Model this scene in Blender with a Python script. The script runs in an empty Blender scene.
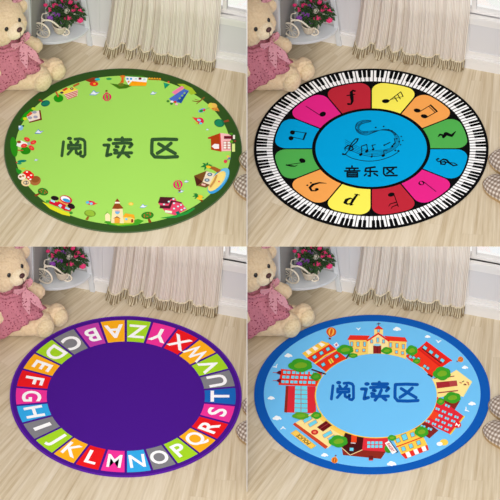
import bpy, bmesh, math, random
from math import sin, cos, pi, radians, sqrt, atan2, hypot
from mathutils import Vector, Matrix, noise

# ------------------------------------------------------------------ units
# one unit "p" of the lists below is 5 mm of the place
S = 0.005
SN, CS = 0.686, 0.7276            # sine / cosine of the camera's downward pitch
STOREY = 246 / CS                 # storey height in p
col = bpy.context.scene.collection
random.seed(4)

# ------------------------------------------------------------------ materials
MATS = {}
def lin(c):
    def f(v):
        v /= 255.0
        return v / 12.92 if v <= 0.04045 else ((v + 0.055) / 1.055) ** 2.4
    return (f(c[0]), f(c[1]), f(c[2]), 1.0)

def mat(name, rgb, rough=0.8, spec=0.2, metal=0.0, bump=None, var=None):
    """plain procedural material; bump=(scale, strength); var=(scale, rgb2)"""
    if name in MATS: return MATS[name]
    m = bpy.data.materials.new(name); m.use_nodes = True
    nt = m.node_tree; b = nt.nodes['Principled BSDF']
    b.inputs['Base Color'].default_value = lin(rgb)
    b.inputs['Roughness'].default_value = rough
    b.inputs['Specular IOR Level'].default_value = spec
    b.inputs['Metallic'].default_value = metal
    if bump or var:
        tc = nt.nodes.new('ShaderNodeTexCoord')
    if var:
        n = nt.nodes.new('ShaderNodeTexNoise'); n.inputs['Scale'].default_value = var[0]
        n.inputs['Detail'].default_value = 4
        nt.links.new(tc.outputs['Object'], n.inputs['Vector'])
        r = nt.nodes.new('ShaderNodeValToRGB')
        r.color_ramp.elements[0].position = 0.38; r.color_ramp.elements[1].position = 0.62
        r.color_ramp.elements[0].color = lin(rgb); r.color_ramp.elements[1].color = lin(var[1])
        nt.links.new(n.outputs['Fac'], r.inputs['Fac'])
        nt.links.new(r.outputs['Color'], b.inputs['Base Color'])
    if bump:
        n2 = nt.nodes.new('ShaderNodeTexNoise'); n2.inputs['Scale'].default_value = bump[0]
        n2.inputs['Detail'].default_value = 3
        nt.links.new(tc.outputs['Object'], n2.inputs['Vector'])
        bp = nt.nodes.new('ShaderNodeBump'); bp.inputs['Strength'].default_value = bump[1]
        bp.inputs['Distance'].default_value = 0.004
        nt.links.new(n2.outputs['Fac'], bp.inputs['Height'])
        nt.links.new(bp.outputs['Normal'], b.inputs['Normal'])
    MATS[name] = m
    return m

def ink(rgb):
    """matt print colour of a rug"""
    return mat('ink_%d_%d_%d' % rgb, rgb, 0.95, 0.05)

def wood_floor():
    m = bpy.data.materials.new('floor_boards'); m.use_nodes = True
    nt = m.node_tree; N = nt.nodes; L = nt.links
    b = N['Principled BSDF']; b.inputs['Roughness'].default_value = 0.32
    b.inputs['Specular IOR Level'].default_value = 0.5
    tc = N.new('ShaderNodeTexCoord'); sp = N.new('ShaderNodeSeparateXYZ')
    L.new(tc.outputs['Object'], sp.inputs[0])
    def mth(op, a, c=None, d=None):
        n = N.new('ShaderNodeMath'); n.operation = op
        for i, v in enumerate((a, c, d)):
            if v is None: continue
            if isinstance(v, (int, float)): n.inputs[i].default_value = v
            else: L.new(v, n.inputs[i])
        return n.outputs[0]
    dx = mth('SUBTRACT', sp.outputs['X'], 255 * S)
    dy = mth('SUBTRACT', 110 * S, sp.outputs['Y'])
    ang = mth('ARCTAN2', dx, dy)
    rad = mth('SQRT', mth('ADD', mth('MULTIPLY', dx, dx), mth('MULTIPLY', dy, dy)))
    ba = mth('MULTIPLY', ang, 21.0)
    bi = mth('FLOOR', ba); bf = mth('FRACT', ba)
    wn = N.new('ShaderNodeTexWhiteNoise'); wn.noise_dimensions = '1D'; L.new(bi, wn.inputs['W'])
    # length joints
    rr = mth('ADD', mth('MULTIPLY', rad, 1.6), mth('MULTIPLY', wn.outputs['Value'], 5.0))
    ri = mth('FLOOR', rr); rf = mth('FRACT', rr)
    wn2 = N.new('ShaderNodeTexWhiteNoise'); wn2.noise_dimensions = '2D'
    cb = N.new('ShaderNodeCombineXYZ'); L.new(bi, cb.inputs[0]); L.new(ri, cb.inputs[1]); L.new(cb.outputs[0], wn2.inputs['Vector'])
    # grain
    cg = N.new('ShaderNodeCombineXYZ')
    L.new(mth('MULTIPLY', ang, 120.0), cg.inputs[0]); L.new(mth('MULTIPLY', rad, 2.2), cg.inputs[1]); L.new(mth('MULTIPLY', wn2.outputs['Value'], 9), cg.inputs[2])
    g = N.new('ShaderNodeTexNoise'); g.inputs['Scale'].default_value = 1.0; g.inputs['Detail'].default_value = 5; g.inputs['Roughness'].default_value = 0.65
    L.new(cg.outputs[0], g.inputs['Vector'])
    mx = mth('ADD', mth('MULTIPLY', g.outputs['Fac'], 0.95), mth('ADD', mth('MULTIPLY', wn2.outputs['Value'], 0.14), 0.19))
    rp = N.new('ShaderNodeValToRGB')
    e = rp.color_ramp.elements
    e[0].position = 0.42; e[0].color = lin(FLOOR_DARK); e[1].position = 1.05 if False else 1.0; e[1].color = lin(FLOOR_LIGHT)
    k = rp.color_ramp.elements.new(0.70); k.color = lin(FLOOR_MID)
    L.new(mx, rp.inputs['Fac'])
    # seams
    ed = mth('MINIMUM', bf, mth('SUBTRACT', 1.0, bf))
    s1 = mth('LESS_THAN', ed, 0.05)
    ed2 = mth('MINIMUM', rf, mth('SUBTRACT', 1.0, rf))
    s2 = mth('LESS_THAN', ed2, 0.002)
    sm = mth('MULTIPLY', mth('MAXIMUM', s1, s2), 0.14)
    mixn = N.new('ShaderNodeMix'); mixn.data_type = 'RGBA'
    L.new(sm, mixn.inputs['Factor']); L.new(rp.outputs['Color'], mixn.inputs['A'])
    mixn.inputs['B'].default_value = lin((150, 124, 92))
    L.new(mixn.outputs['Result'], b.inputs['Base Color'])
    return m

def curtain_mat():
    m = bpy.data.materials.new('crepe_voile'); m.use_nodes = True
    nt = m.node_tree; N = nt.nodes; L = nt.links
    for n in list(N): N.remove(n)
    out = N.new('ShaderNodeOutputMaterial')
    uv = N.new('ShaderNodeUVMap')
    wv = N.new('ShaderNodeTexWave'); wv.wave_type = 'BANDS'; wv.bands_direction = 'X'
    wv.inputs['Scale'].default_value = 26; wv.inputs['Distortion'].default_value = 2.2; wv.inputs['Detail'].default_value = 3
    wv.inputs['Detail Scale'].default_value = 1.4
    mp = N.new('ShaderNodeMapping'); mp.inputs['Scale'].default_value = (1, 0.12, 1)
    L.new(uv.outputs[0], mp.inputs[0]); L.new(mp.outputs[0], wv.inputs['Vector'])
    rp = N.new('ShaderNodeValToRGB')
    rp.color_ramp.elements[0].color = lin((224, 212, 200)); rp.color_ramp.elements[1].color = lin((250, 242, 232))
    L.new(wv.outputs['Fac'], rp.inputs['Fac'])
    d = N.new('ShaderNodeBsdfDiffuse'); t = N.new('ShaderNodeBsdfTranslucent')
    L.new(rp.outputs[0], d.inputs[0]); L.new(rp.outputs[0], t.inputs[0])
    bp = N.new('ShaderNodeBump'); bp.inputs['Strength'].default_value = 0.35; bp.inputs['Distance'].default_value = 0.002
    L.new(wv.outputs['Fac'], bp.inputs['Height']); L.new(bp.outputs[0], d.inputs['Normal'])
    mx = N.new('ShaderNodeMixShader'); mx.inputs[0].default_value = 0.33
    L.new(d.outputs[0], mx.inputs[1]); L.new(t.outputs[0], mx.inputs[2]); L.new(mx.outputs[0], out.inputs[0])
    return m

def fabric_dots(base=(208, 130, 146), nm='pink_print_cotton'):
    m = bpy.data.materials.new(nm); m.use_nodes = True
    nt = m.node_tree; N = nt.nodes; L = nt.links; b = N['Principled BSDF']
    b.inputs['Roughness'].default_value = 0.9; b.inputs['Specular IOR Level'].default_value = 0.1
    tc = N.new('ShaderNodeTexCoord')
    v = N.new('ShaderNodeTexVoronoi'); v.inputs['Scale'].default_value = 72
    L.new(tc.outputs['Object'], v.inputs['Vector'])
    r = N.new('ShaderNodeValToRGB')
    r.color_ramp.elements[0].position = 0.16; r.color_ramp.elements[0].color = lin((128, 40, 66))
    r.color_ramp.elements[1].position = 0.34; r.color_ramp.elements[1].color = lin(base)
    L.new(v.outputs['Distance'], r.inputs['Fac'])
    n = N.new('ShaderNodeTexNoise'); n.inputs['Scale'].default_value = 120; L.new(tc.outputs['Object'], n.inputs['Vector'])
    mix = N.new('ShaderNodeMix'); mix.data_type = 'RGBA'; mix.blend_type = 'MULTIPLY'; mix.inputs['Factor'].default_value = 0.35
    L.new(r.outputs['Color'], mix.inputs['A']); L.new(n.outputs['Fac'], mix.inputs['B'])
    L.new(mix.outputs['Result'], b.inputs['Base Color'])
    return m

def fur_mat(name, c1, c2):
    m = mat(name, c1, 1.0, 0.05, bump=(260, 0.9), var=(95, c2))
    m.node_tree.nodes['Principled BSDF'].inputs['Sheen Weight'].default_value = 0.25
    return m

def gingham():
    m = bpy.data.materials.new('gingham_check'); m.use_nodes = True
    nt = m.node_tree; N = nt.nodes; L = nt.links; b = N['Principled BSDF']
    b.inputs['Roughness'].default_value = 0.9; b.inputs['Specular IOR Level'].default_value = 0.1
    uv = N.new('ShaderNodeUVMap'); sp = N.new('ShaderNodeSeparateXYZ'); L.new(uv.outputs[0], sp.inputs[0])
    def mth(op, a, c=None):
        n = N.new('ShaderNodeMath'); n.operation = op
        for i, v in enumerate((a, c)):
            if v is None: continue
            if isinstance(v, (int, float)): n.inputs[i].default_value = v
            else: L.new(v, n.inputs[i])
        return n.outputs[0]
    f = [mth('GREATER_THAN', mth('FRACT', mth('MULTIPLY', sp.outputs[i], 1 / 4.4)), 0.5) for i in (0, 1)]
    s = mth('MULTIPLY', mth('ADD', f[0], f[1]), 0.5)
    r = N.new('ShaderNodeValToRGB')
    r.color_ramp.elements[0].color = lin((212, 202, 192)); r.color_ramp.elements[1].color = lin((128, 112, 100))
    k = r.color_ramp.elements.new(0.5); k.color = lin((160, 144, 132))
    L.new(s, r.inputs['Fac']); L.new(r.outputs['Color'], b.inputs['Base Color'])
    return m

def glass_mat():
    m = bpy.data.materials.new('window_glass'); m.use_nodes = True
    nt = m.node_tree; N = nt.nodes
    for n in list(N): N.remove(n)
    out = N.new('ShaderNodeOutputMaterial'); tr = N.new('ShaderNodeBsdfTransparent'); gl = N.new('ShaderNodeBsdfGlossy')
    gl.inputs['Roughness'].default_value = 0.05
    fr = N.new('ShaderNodeFresnel'); fr.inputs['IOR'].default_value = 1.3
    mx = N.new('ShaderNodeMixShader'); nt.links.new(fr.outputs[0], mx.inputs[0])
    nt.links.new(tr.outputs[0], mx.inputs[1]); nt.links.new(gl.outputs[0], mx.inputs[2]); nt.links.new(mx.outputs[0], out.inputs[0])
    return m

FLOOR_DARK, FLOOR_MID, FLOOR_LIGHT = (172, 149, 115), (204, 188, 160), (224, 212, 192)
M_FLOOR = wood_floor(); M_CURT = curtain_mat(); M_DRESS = fabric_dots(); M_GING = gingham(); M_GLASS = glass_mat()
M_RIB = fabric_dots((222, 158, 170), 'pale_pink_print_ribbon')
M_WALL = mat('wall_paint', (205, 203, 205), 0.8, 0.2)
M_TRIM = mat('white_trim_paint', (222, 219, 217), 0.5, 0.3)
M_FUR = fur_mat('cream_plush', (230, 206, 172), (222, 195, 158))
M_FURL = fur_mat('pale_plush', (243, 226, 196), (234, 213, 178))
M_PAD = fur_mat('foot_plush', (228, 208, 172), (214, 190, 150))
M_WHITE = mat('white_lacquer', (206, 209, 213), 0.4, 0.4)
M_GREY = mat('grey_panel', (150, 148, 146), 0.7, 0.2)
M_IVORY = mat('ivory_enamel', (226, 216, 198), 0.5, 0.3)
M_WICKER = mat('wicker', (218, 206, 186), 0.8, 0.2, bump=(300, 0.8))
M_BLACKEYE = mat('black_bead', (22, 16, 16), 0.15, 0.6)
M_NOSE = mat('brown_nose', (72, 34, 34), 0.3, 0.5)
M_LEAF = mat('leaf_green', (30, 56, 30), 0.6, 0.3, var=(120, (62, 92, 48)))
M_MAG = mat('petal_magenta', (214, 34, 98), 0.7, 0.2, var=(200, (232, 78, 134)))
M_PUR = mat('petal_purple', (120, 52, 150), 0.7, 0.2, var=(200, (160, 90, 190)))
M_PALE = mat('petal_white', (212, 206, 190), 0.7, 0.2)
M_TASD = mat('tassel_brown', (140, 122, 94), 0.9, 0.1)
M_TASL = mat('tassel_cream', (206, 194, 168), 0.9, 0.1)
M_SOLE = mat('tan_sole', (170, 140, 98), 0.8, 0.2)
M_INSOLE = mat('insole_cotton', (205, 190, 170), 0.9, 0.1)
M_METAL = mat('rod_metal', (170, 165, 155), 0.35, 0.5, metal=0.8)

# ------------------------------------------------------------------ object helpers
class Room:
    def __init__(self, key, ox, oz, x0, x1, front):
        self.key, self.ox, self.oz, self.x0, self.x1, self.front = key, ox, oz, x0, x1, front
        self.words = ''
R = None                       # the room being built

def clip(bm, x0, x1):
    for co, no in (((x0, 0, 0), (-1, 0, 0)), ((x1, 0, 0), (1, 0, 0))):
        xs = [v.co.x for v in bm.verts]
        if not xs: return
        if (no[0] < 0 and min(xs) >= co[0]) or (no[0] > 0 and max(xs) <= co[0]): continue
        geom = bm.verts[:] + bm.edges[:] + bm.faces[:]
        res = bmesh.ops.bisect_plane(bm, geom=geom, dist=1e-5, plane_co=co, plane_no=no, clear_outer=True)
        ed = [e for e in res['geom_cut'] if isinstance(e, bmesh.types.BMEdge) and e.is_boundary]
        if ed:
            try: bmesh.ops.holes_fill(bm, edges=ed, sides=0)
            except Exception: pass

def obj(name, bm, mats, parent=None, smooth=False, base=(0, 0, 0), docut=True, uv=None, autosm=None):
    """bmesh in room units p -> one linked mesh object; base = the origin of the object in room p"""
    if docut: clip(bm, R.x0, R.x1)
    if not bm.verts or (not bm.faces):
        bm.free(); return None
    if parent is not None: base = parent['_b']
    T = Matrix.Scale(S, 4) @ Matrix.Translation((-base[0], -base[1], -base[2]))
    bm.transform(T)
    if smooth:
        for f in bm.faces: f.smooth = True
    me = bpy.data.meshes.new(name); bm.to_mesh(me); bm.free()
    for m in (mats if isinstance(mats, (list, tuple)) else [mats]): me.materials.append(m)
    o = bpy.data.objects.new(name, me); col.objects.link(o)
    if parent is not None:
        o.parent = parent
    else:
        o.location = ((base[0] + R.ox) * S, base[1] * S, (base[2] + R.oz) * S)
    o['_b'] = base
    if autosm:
        try:
            me.set_sharp_from_angle(angle=radians(autosm))
        except Exception: pass
    return o

def thing(name, label, cat, base, group=None):
    o = bpy.data.objects.new(name, None); col.objects.link(o)
    o.empty_display_size = 0.05
    o.location = ((base[0] + R.ox) * S, base[1] * S, (base[2] + R.oz) * S)
    o['_b'] = base; o['label'] = label; o['category'] = cat
    if group: o['group'] = group
    return o

def structure(o):
    if o: o['kind'] = 'structure'
    return o

def box(bm, a, b, mi=0, M=None):
    vs = [bm.verts.new((x, y, z)) for z in (a[2], b[2]) for y in (a[1], b[1]) for x in (a[0], b[0])]
    if M is not None:
        for v in vs: v.co = M @ v.co
    for q in ((0, 2, 3, 1), (4, 5, 7, 6), (0, 1, 5, 4), (2, 6, 7, 3), (0, 4, 6, 2), (1, 3, 7, 5)):
        f = bm.faces.new([vs[i] for i in q]); f.material_index = mi
    return vs

def prism(bm, pts, z0, z1, mi=0):
    """plan polygon extruded vertically"""
    lo = [bm.verts.new((x, y, z0)) for x, y in pts]; hi = [bm.verts.new((x, y, z1)) for x, y in pts]
    n = len(pts)
    f = [bm.faces.new(lo[::-1]), bm.faces.new(hi)]
    for i in range(n): f.append(bm.faces.new((lo[i], lo[(i + 1) % n], hi[(i + 1) % n], hi[i])))
    for q in f: q.material_index = mi

def ball(bm, c, r, M=None, seg=16, ring=10, mi=0):
    """ellipsoid; r float or 3-tuple; M 3x3 orientation"""
    if isinstance(r, (int, float)): r = (r, r, r)
    res = bmesh.ops.create_uvsphere(bm, u_segments=seg, v_segments=ring, radius=1)
    for v in res['verts']:
        p = Vector((v.co.x * r[0], v.co.y * r[1], v.co.z * r[2]))
        if M is not None: p = M @ p
        v.co = p + Vector(c)
    fs = set()
    for v in res['verts']:
        for f in v.link_faces: fs.add(f)
    for f in fs: f.material_index = mi

def tube(bm, pts, r, seg=8, mi=0, closed=False, r2=None):
    """swept tube along points; r float or list"""
    pts = [Vector(p) for p in pts]; n = len(pts)
    rs = r if isinstance(r, (list, tuple)) else [r] * n
    rings = []
    prev = None
    for i, p in enumerate(pts):
        if closed: t = pts[(i + 1) % n] - pts[i - 1]
        else: t = pts[min(i + 1, n - 1)] - pts[max(i - 1, 0)]
        if t.length < 1e-9: t = Vector((0, 0, 1))
        t.normalize()
        if prev is None:
            a = Vector((0, 0, 1)) if abs(t.z) < 0.9 else Vector((1, 0, 0))
            u = t.cross(a).normalized()
        else:
            u = (prev - t * prev.dot(t))
            u = u.normalized() if u.length > 1e-6 else t.orthogonal().normalized()
        prev = u; w = t.cross(u)
        rings.append([bm.verts.new(p + (u * cos(2 * pi * k / seg) + w * sin(2 * pi * k / seg)) * rs[i]) for k in range(seg)])
    m = n if closed else n - 1
    for i in range(m):
        A, B = rings[i], rings[(i + 1) % n]
        for k in range(seg):
            f = bm.faces.new((A[k], A[(k + 1) % seg], B[(k + 1) % seg], B[k])); f.material_index = mi
    if not closed:
        bm.faces.new(rings[0][::-1]).material_index = mi; bm.faces.new(rings[-1]).material_index = mi

def capsule_chain(bm, a, b, ra, rb, n=6):
    a, b = Vector(a), Vector(b)
    for i in range(n + 1):
        t = i / n
        ball(bm, a.lerp(b, t), ra + (rb - ra) * t, seg=14, ring=9)

def remesh(bm, voxel, smooth=4):
    """fuse overlapping closed shapes into one continuous skin"""
    me = bpy.data.meshes.new('tmp'); bm.to_mesh(me); bm.free()
    o = bpy.data.objects.new('tmp', me); col.objects.link(o)
    m = o.modifiers.new('r', 'REMESH'); m.mode = 'VOXEL'; m.voxel_size = voxel; m.use_smooth_shade = True
    s = o.modifiers.new('s', 'SMOOTH'); s.iterations = smooth; s.factor = 0.5
    dg = bpy.context.evaluated_depsgraph_get(); dg.update()
    ev = o.evaluated_get(dg); m2 = bpy.data.meshes.new_from_object(ev)
    out = bmesh.new(); out.from_mesh(m2)
    bpy.data.objects.remove(o); bpy.data.meshes.remove(me); bpy.data.meshes.remove(m2)
    return out

def rough_up(bm, amp, sc):
    bm.normal_update()
    for v in bm.verts:
        v.co += v.normal * noise.noise(v.co * sc) * amp

# image helpers: floor point below a photo point of the panel, given height z
def onf(px, py, z=0.0):
    return (px, -(py + z * CS) / SN, z)

# ------------------------------------------------------------------ walls
WA = math.atan2(-0.185 / SN, 1.0)         # plan direction of the back wall
WD = Vector((cos(WA), sin(WA), 0)); WN = Vector((sin(WA), -cos(WA), 0))
WC = Vector((44, -34 / SN, 0))
def WM():
    """matrix: (u along wall, d towards the room, z)"""
    m = Matrix(((WD.x, WN.x, 0, WC.x), (WD.y, WN.y, 0, WC.y), (0, 0, 1, 0), (0, 0, 0, 1)))
    return m
def Wp(u, d, z): return WM() @ Vector((u, d, z))

def flipfix(bm):
    bmesh.ops.recalc_face_normals(bm, faces=bm.faces[:])

def shell():
    W = WM(); HT = STOREY - 20 if R.oz == 0 else STOREY + 3
    UW0, UW1, ZS, ZT = 96, 300, 73, 250
    # back wall around its window opening
    bm = bmesh.new()
    box(bm, (-4, -12, 0), (UW0, 0, HT), M=W)
    box(bm, (UW0, -12, 0), (UW1, 0, ZS), M=W)
    box(bm, (UW0, -12, ZT), (UW1, 0, HT), M=W)
    # panelling strips of the wall
    for a, b in (((54, 0, 17), (58, 1, 250)), ((66, 0, 17), (70, 1, 250))):
        box(bm, a, b, M=W)
    flipfix(bm)
    structure(obj('wall_back', bm, M_WALL, base=(44, -50, 0)))
    bm = bmesh.new()
    for (u0, u1) in ((176, 182), (246, 252)):
        box(bm, (u0, 0, 16), (u1, 1.2, 66), M=W)
    box(bm, (182, 0, 16), (246, 1.2, 22), M=W); box(bm, (182, 0, 60), (246, 1.2, 66), M=W)
    flipfix(bm)
    structure(obj('trim_1', bm, M_TRIM, base=(220, -95, 0)))
    # left return and left back wall
    A = Wp(0, 0, 0); c1 = Vector(onf(28.5, 67)); c0 = Vector(onf(-47, 47))
    bm = bmesh.new()
    prism(bm, [(A.x, A.y), (c1.x, c1.y), (c0.x, c0.y), (c0.x, c0.y + 12), (c1.x - 9, c1.y + 14), (A.x - 9, A.y + 8)], 0, HT)
    flipfix(bm)
    structure(obj('wall_left', bm, M_WALL, base=(34, -90, 0)))
    # base boards
    bm = bmesh.new()
    box(bm, (2, 0, 0), (300, 3.0, 12.5), M=W); box(bm, (2, 0, 12.5), (300, 4.2, 15), M=W); box(bm, (2, 0, 15), (300, 2.2, 17), M=W)
    flipfix(bm)
    structure(obj('baseboard_back', bm, M_TRIM, base=(44, -50, 0)))
    # window
    bm = bmesh.new()
    g = -5
    box(bm, (UW0, g - 3, ZS), (UW1, g + 3, ZS + 4), M=W); box(bm, (UW0, g - 3, ZT - 4), (UW1, g + 3, ZT), M=W)
    for u in (UW0, 140, 184.5, 252):
        box(bm, (u, g - 2.7, ZS + 3.9), (u + 4, g + 2.7, ZT - 3.9), M=W)
    flipfix(bm)
    w = structure(obj('window_1', bm, M_TRIM, base=(200, -90, 70)))
    bm = bmesh.new(); box(bm, (UW0, g - .4, ZS + 3), (UW1, g + .4, ZT - 3), M=W); flipfix(bm)
    obj('pane', bm, M_GLASS, w)
    bm = bmesh.new(); box(bm, (UW0 - 4, -2, ZS - 3.2), (UW1, 5, ZS), M=W)
    box(bm, (UW0 - 2, 0, ZS - 5.4), (UW1, 3, ZS - 3.2), M=W); flipfix(bm)
    obj('window_sill', bm, M_TRIM, w)

def slab(x0, x1, zt, front, name, mt):
    """floor slab whose lower front edge is cut back; its back edge follows the walls; x in room p"""
    def back(x):
        if x < 44: return -(34 + (x - 44) * .185 * .2) / SN + 9 if x > 20 else -(47 + (x + 47) * .185) / SN + 13
        return -(34 + (x - 44) * .185) / SN + 10
    xs = sorted([x0, x1] + [x for x in (20, 20.01, 44) if x0 < x < x1])
    bm = bmesh.new(); rings = []
    for x in xs:
        yb = back(x)
        rings.append([bm.verts.new((x, y, z)) for y, z in ((yb, zt), (front, zt), (front, zt - 0.3), (front + 32, zt - 19), (yb, zt - 19))])
    bm.faces.new(rings[0]); bm.faces.new(rings[-1][::-1])
    for A, B in zip(rings[:-1], rings[1:]):
        for i in range(5): bm.faces.new((A[i], B[i], B[(i + 1) % 5], A[(i + 1) % 5]))
    flipfix(bm)
    return bm

# ------------------------------------------------------------------ curtain
def curtain():
    gaps = [104, 121, 137.5, 150.5, 168, 188.5, 203, 216.5]
    def prof(x):
        for i in range(7):
            if gaps[i] <= x <= gaps[i + 1]:
                t = (x - gaps[i]) / (gaps[i + 1] - gaps[i])
                pk = (15.5, 14, 13, 12.5, 11.5, 11, 10)[i]
                LO = (5.2, 4.7, 4.7, 5.4, 8.6, 4.7, 7.2, 5.5)
                GW = (.05, .14, .12, .07, .04, .13, .05, .05)
                gw = GW[i] if t < .5 else GW[i + 1]
                lo = LO[i] if t < .5 else LO[i + 1]
                q = min(1.0, max(0.0, (min(t, 1 - t) - gw) / (.5 - gw)))
                a = sin(pi / 2 * q) ** 0.5 if q > 0 else 0.0
                if 1: return lo + (pk - lo) * a
                gap_open = {4: 2.5, 6: 3.5}
                b0 = gap_open.get(i, 0) * (1 - t) if i in gap_open else 0
                b1 = gap_open.get(i + 1, 0) * t if (i + 1) in gap_open else 0
                return lo + 8.5 * a + b0 * (1 - a) + b1 * (1 - a)
        return 6.0
    far = (lambda x: 15.5 if x < 122 else (14 if x < 150 else 12.5))
    n = 330; rows = [13, 16, 22, 32, 50, 75, 110, 160, 220, 290]
    base = (160, -85, 0)
    t = thing('curtain', LAB['curtain'], 'curtain', base, 'cream curtains in the room views')
    def pos(i, z, off=0.0):
        x = 104 + 112.5 * i / n; xc = 107.5 + 108.5 * i / n
        k = z / 80.0
        amp = 1.0 - 0.10 * min(k, 2)
        d = 7 + (prof(x) - 7) * amp + 0.6 * sin(x * 1.45 + z * .02) + off
        if x < 122: d += 2.0 * max(0, 1 - z / 60)
        d = max(d, 4.7 if z < 55 else 5.9)
        xx = xc + 0.5 + 6.5 * min(z, 85) / 85.0 + 1.2 * sin(z * .02 + x * .05) * min(1, z / 60)
        # flare at the foot
        xx += -2.0 * max(0, 1 - z / 30.0) * (1.0 if x < 121 else 0.3)
        u = (xx - 44) / WD.x
        return Wp(u, d, z), x
    bm = bmesh.new(); uvl = bm.loops.layers.uv.new('UVMap')
    grid = [[bm.verts.new(pos(i, z)[0]) for i in range(n + 1)] for z in rows]
    idx = {}
    for a, row in enumerate(grid):
        for b, v in enumerate(row): idx[v] = (b / n, rows[a] / 300.0)
    for a in range(len(rows) - 1):
        for b in range(n):
            f = bm.faces.new((grid[a][b], grid[a][b + 1], grid[a + 1][b + 1], grid[a + 1][b]))
            for lp in f.loops: lp[uvl].uv = idx[lp.vert]
    obj('drape', bm, M_CURT, t, smooth=True)
    # hem cord
    bm = bmesh.new()
    tube(bm, [pos(i, 13.5, .4)[0] for i in range(0, n + 1, 2)], 0.75, 6)
    obj('hem_cord', bm, M_TASL, t, smooth=True)
    # tassel fringe
    bm = bmesh.new(); k = 0
    rnd = random.Random(7)
    for i in range(0, n + 1, 3):
        p = pos(i, 13, .2)[0]
        q = pos(i, 0, .2)[0]
        e = Vector((rnd.uniform(-1.1, 0.9), rnd.uniform(-1.6, 0.2), 0))
        mid = p.lerp(q, 0.5) + e * 0.3
        q = q + e + Vector((0, 0, rnd.uniform(.3, 2.0)))
        tube(bm, [p, mid, q], [0.42, 0.6, 0.8], 5, mi=k % 2); k += 1
    fr_ = obj('tassel_fringe', bm, [M_TASD, M_TASL], t)
    fr_['kind'] = 'stuff'
    bm = bmesh.new()
    tube(bm, [Wp(48, 10, 292), Wp((R.x1 - 46) / WD.x, 10, 292)], 2.2, 10)
    ball(bm, Wp(48, 10, 292), 4)
    obj('curtain_rod', bm, M_METAL, t, smooth=True)
    bm = bmesh.new()
    for u in (54, 150):
        box(bm, (u, -0.5, 289), (u + 3, 10, 293), M=WM())
    flipfix(bm); obj('rod_bracket', bm, M_METAL, t)

# ------------------------------------------------------------------ corner shelf
def rack():
    base = (44, -52, 0)
    t = thing('corner_shelf', LAB['rack'], 'shelf', base, 'white corner shelves')
    c = Wp(3.4, 2.8, 0)
    e1 = WD * 45.0
    e2 = (Vector(onf(34, 59.5)) - c); e2.z = 0
    lean = lambda z: Vector((-0.09 * z, -0.0 * z, 0))
    def board(z, k=1.0):
        bm = bmesh.new(); n = 20
        pts = [c + Vector((0, 0, 0))]
        for i in range(n + 1):
            a = pi / 2 * i / n
            pts.append(c + e1 * cos(a) * k + e2 * sin(a) * k * 1.0)
        prism(bm, [(p.x, p.y) for p in pts], z - 2.6, z)
        flipfix(bm)
        bmesh.ops.bevel(bm, geom=[e for e in bm.edges if all(abs(v.co.z - z) < .01 for v in e.verts)], offset=0.5, segments=2, affect='EDGES')
        return bm
    for z, k in ((25, 1.0), (103, .9), (180, .8)):
        obj('shelf_board', board(z, k), M_WHITE, t, autosm=40)
    def post(p, ln, w, name='post'):
        bm = bmesh.new()
        a = c + p; b = a + ln
        vs = []
        for q, z in ((a, 0), (b, 205)):
            for du, dd in ((-w, -1.6), (w, -1.6), (w, 1.6), (-w, 1.6)):
                vs.append(bm.verts.new(q + WD * du + WN * dd + Vector((0, 0, z))))
        for q in ((0, 3, 2, 1), (4, 5, 6, 7), (0, 1, 5, 4), (1, 2, 6, 5), (2, 3, 7, 6), (3, 0, 4, 7)): bm.faces.new([vs[i] for i in q])
        flipfix(bm)
        bmesh.ops.bevel(bm, geom=bm.edges[:], offset=0.4, segments=1, affect='EDGES')
        obj(name, bm, M_WHITE, t)
    post(e1 + WD * 0.5 + WN * 1, -WD * 0.115 * 205, 2.6)
    post(Vector(onf(30.5, 64)) - c, -WD * 5, 2.0)
    bm = bmesh.new()
    a = c + WD * -2.6; b = Vector(onf(30.5, 64)) + WD * .5
    prism(bm, [(a.x, a.y), (b.x, b.y), (b.x + .8, b.y), (a.x + .8, a.y)], 8, 190); flipfix(bm)
    sp_ = obj('side_panel', bm, M_GREY, t); sp_['label'] = 'grey side panel'
    post(WD * 2 + WN * 1, Vector((0, 0, 0)), 1.2)

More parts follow.
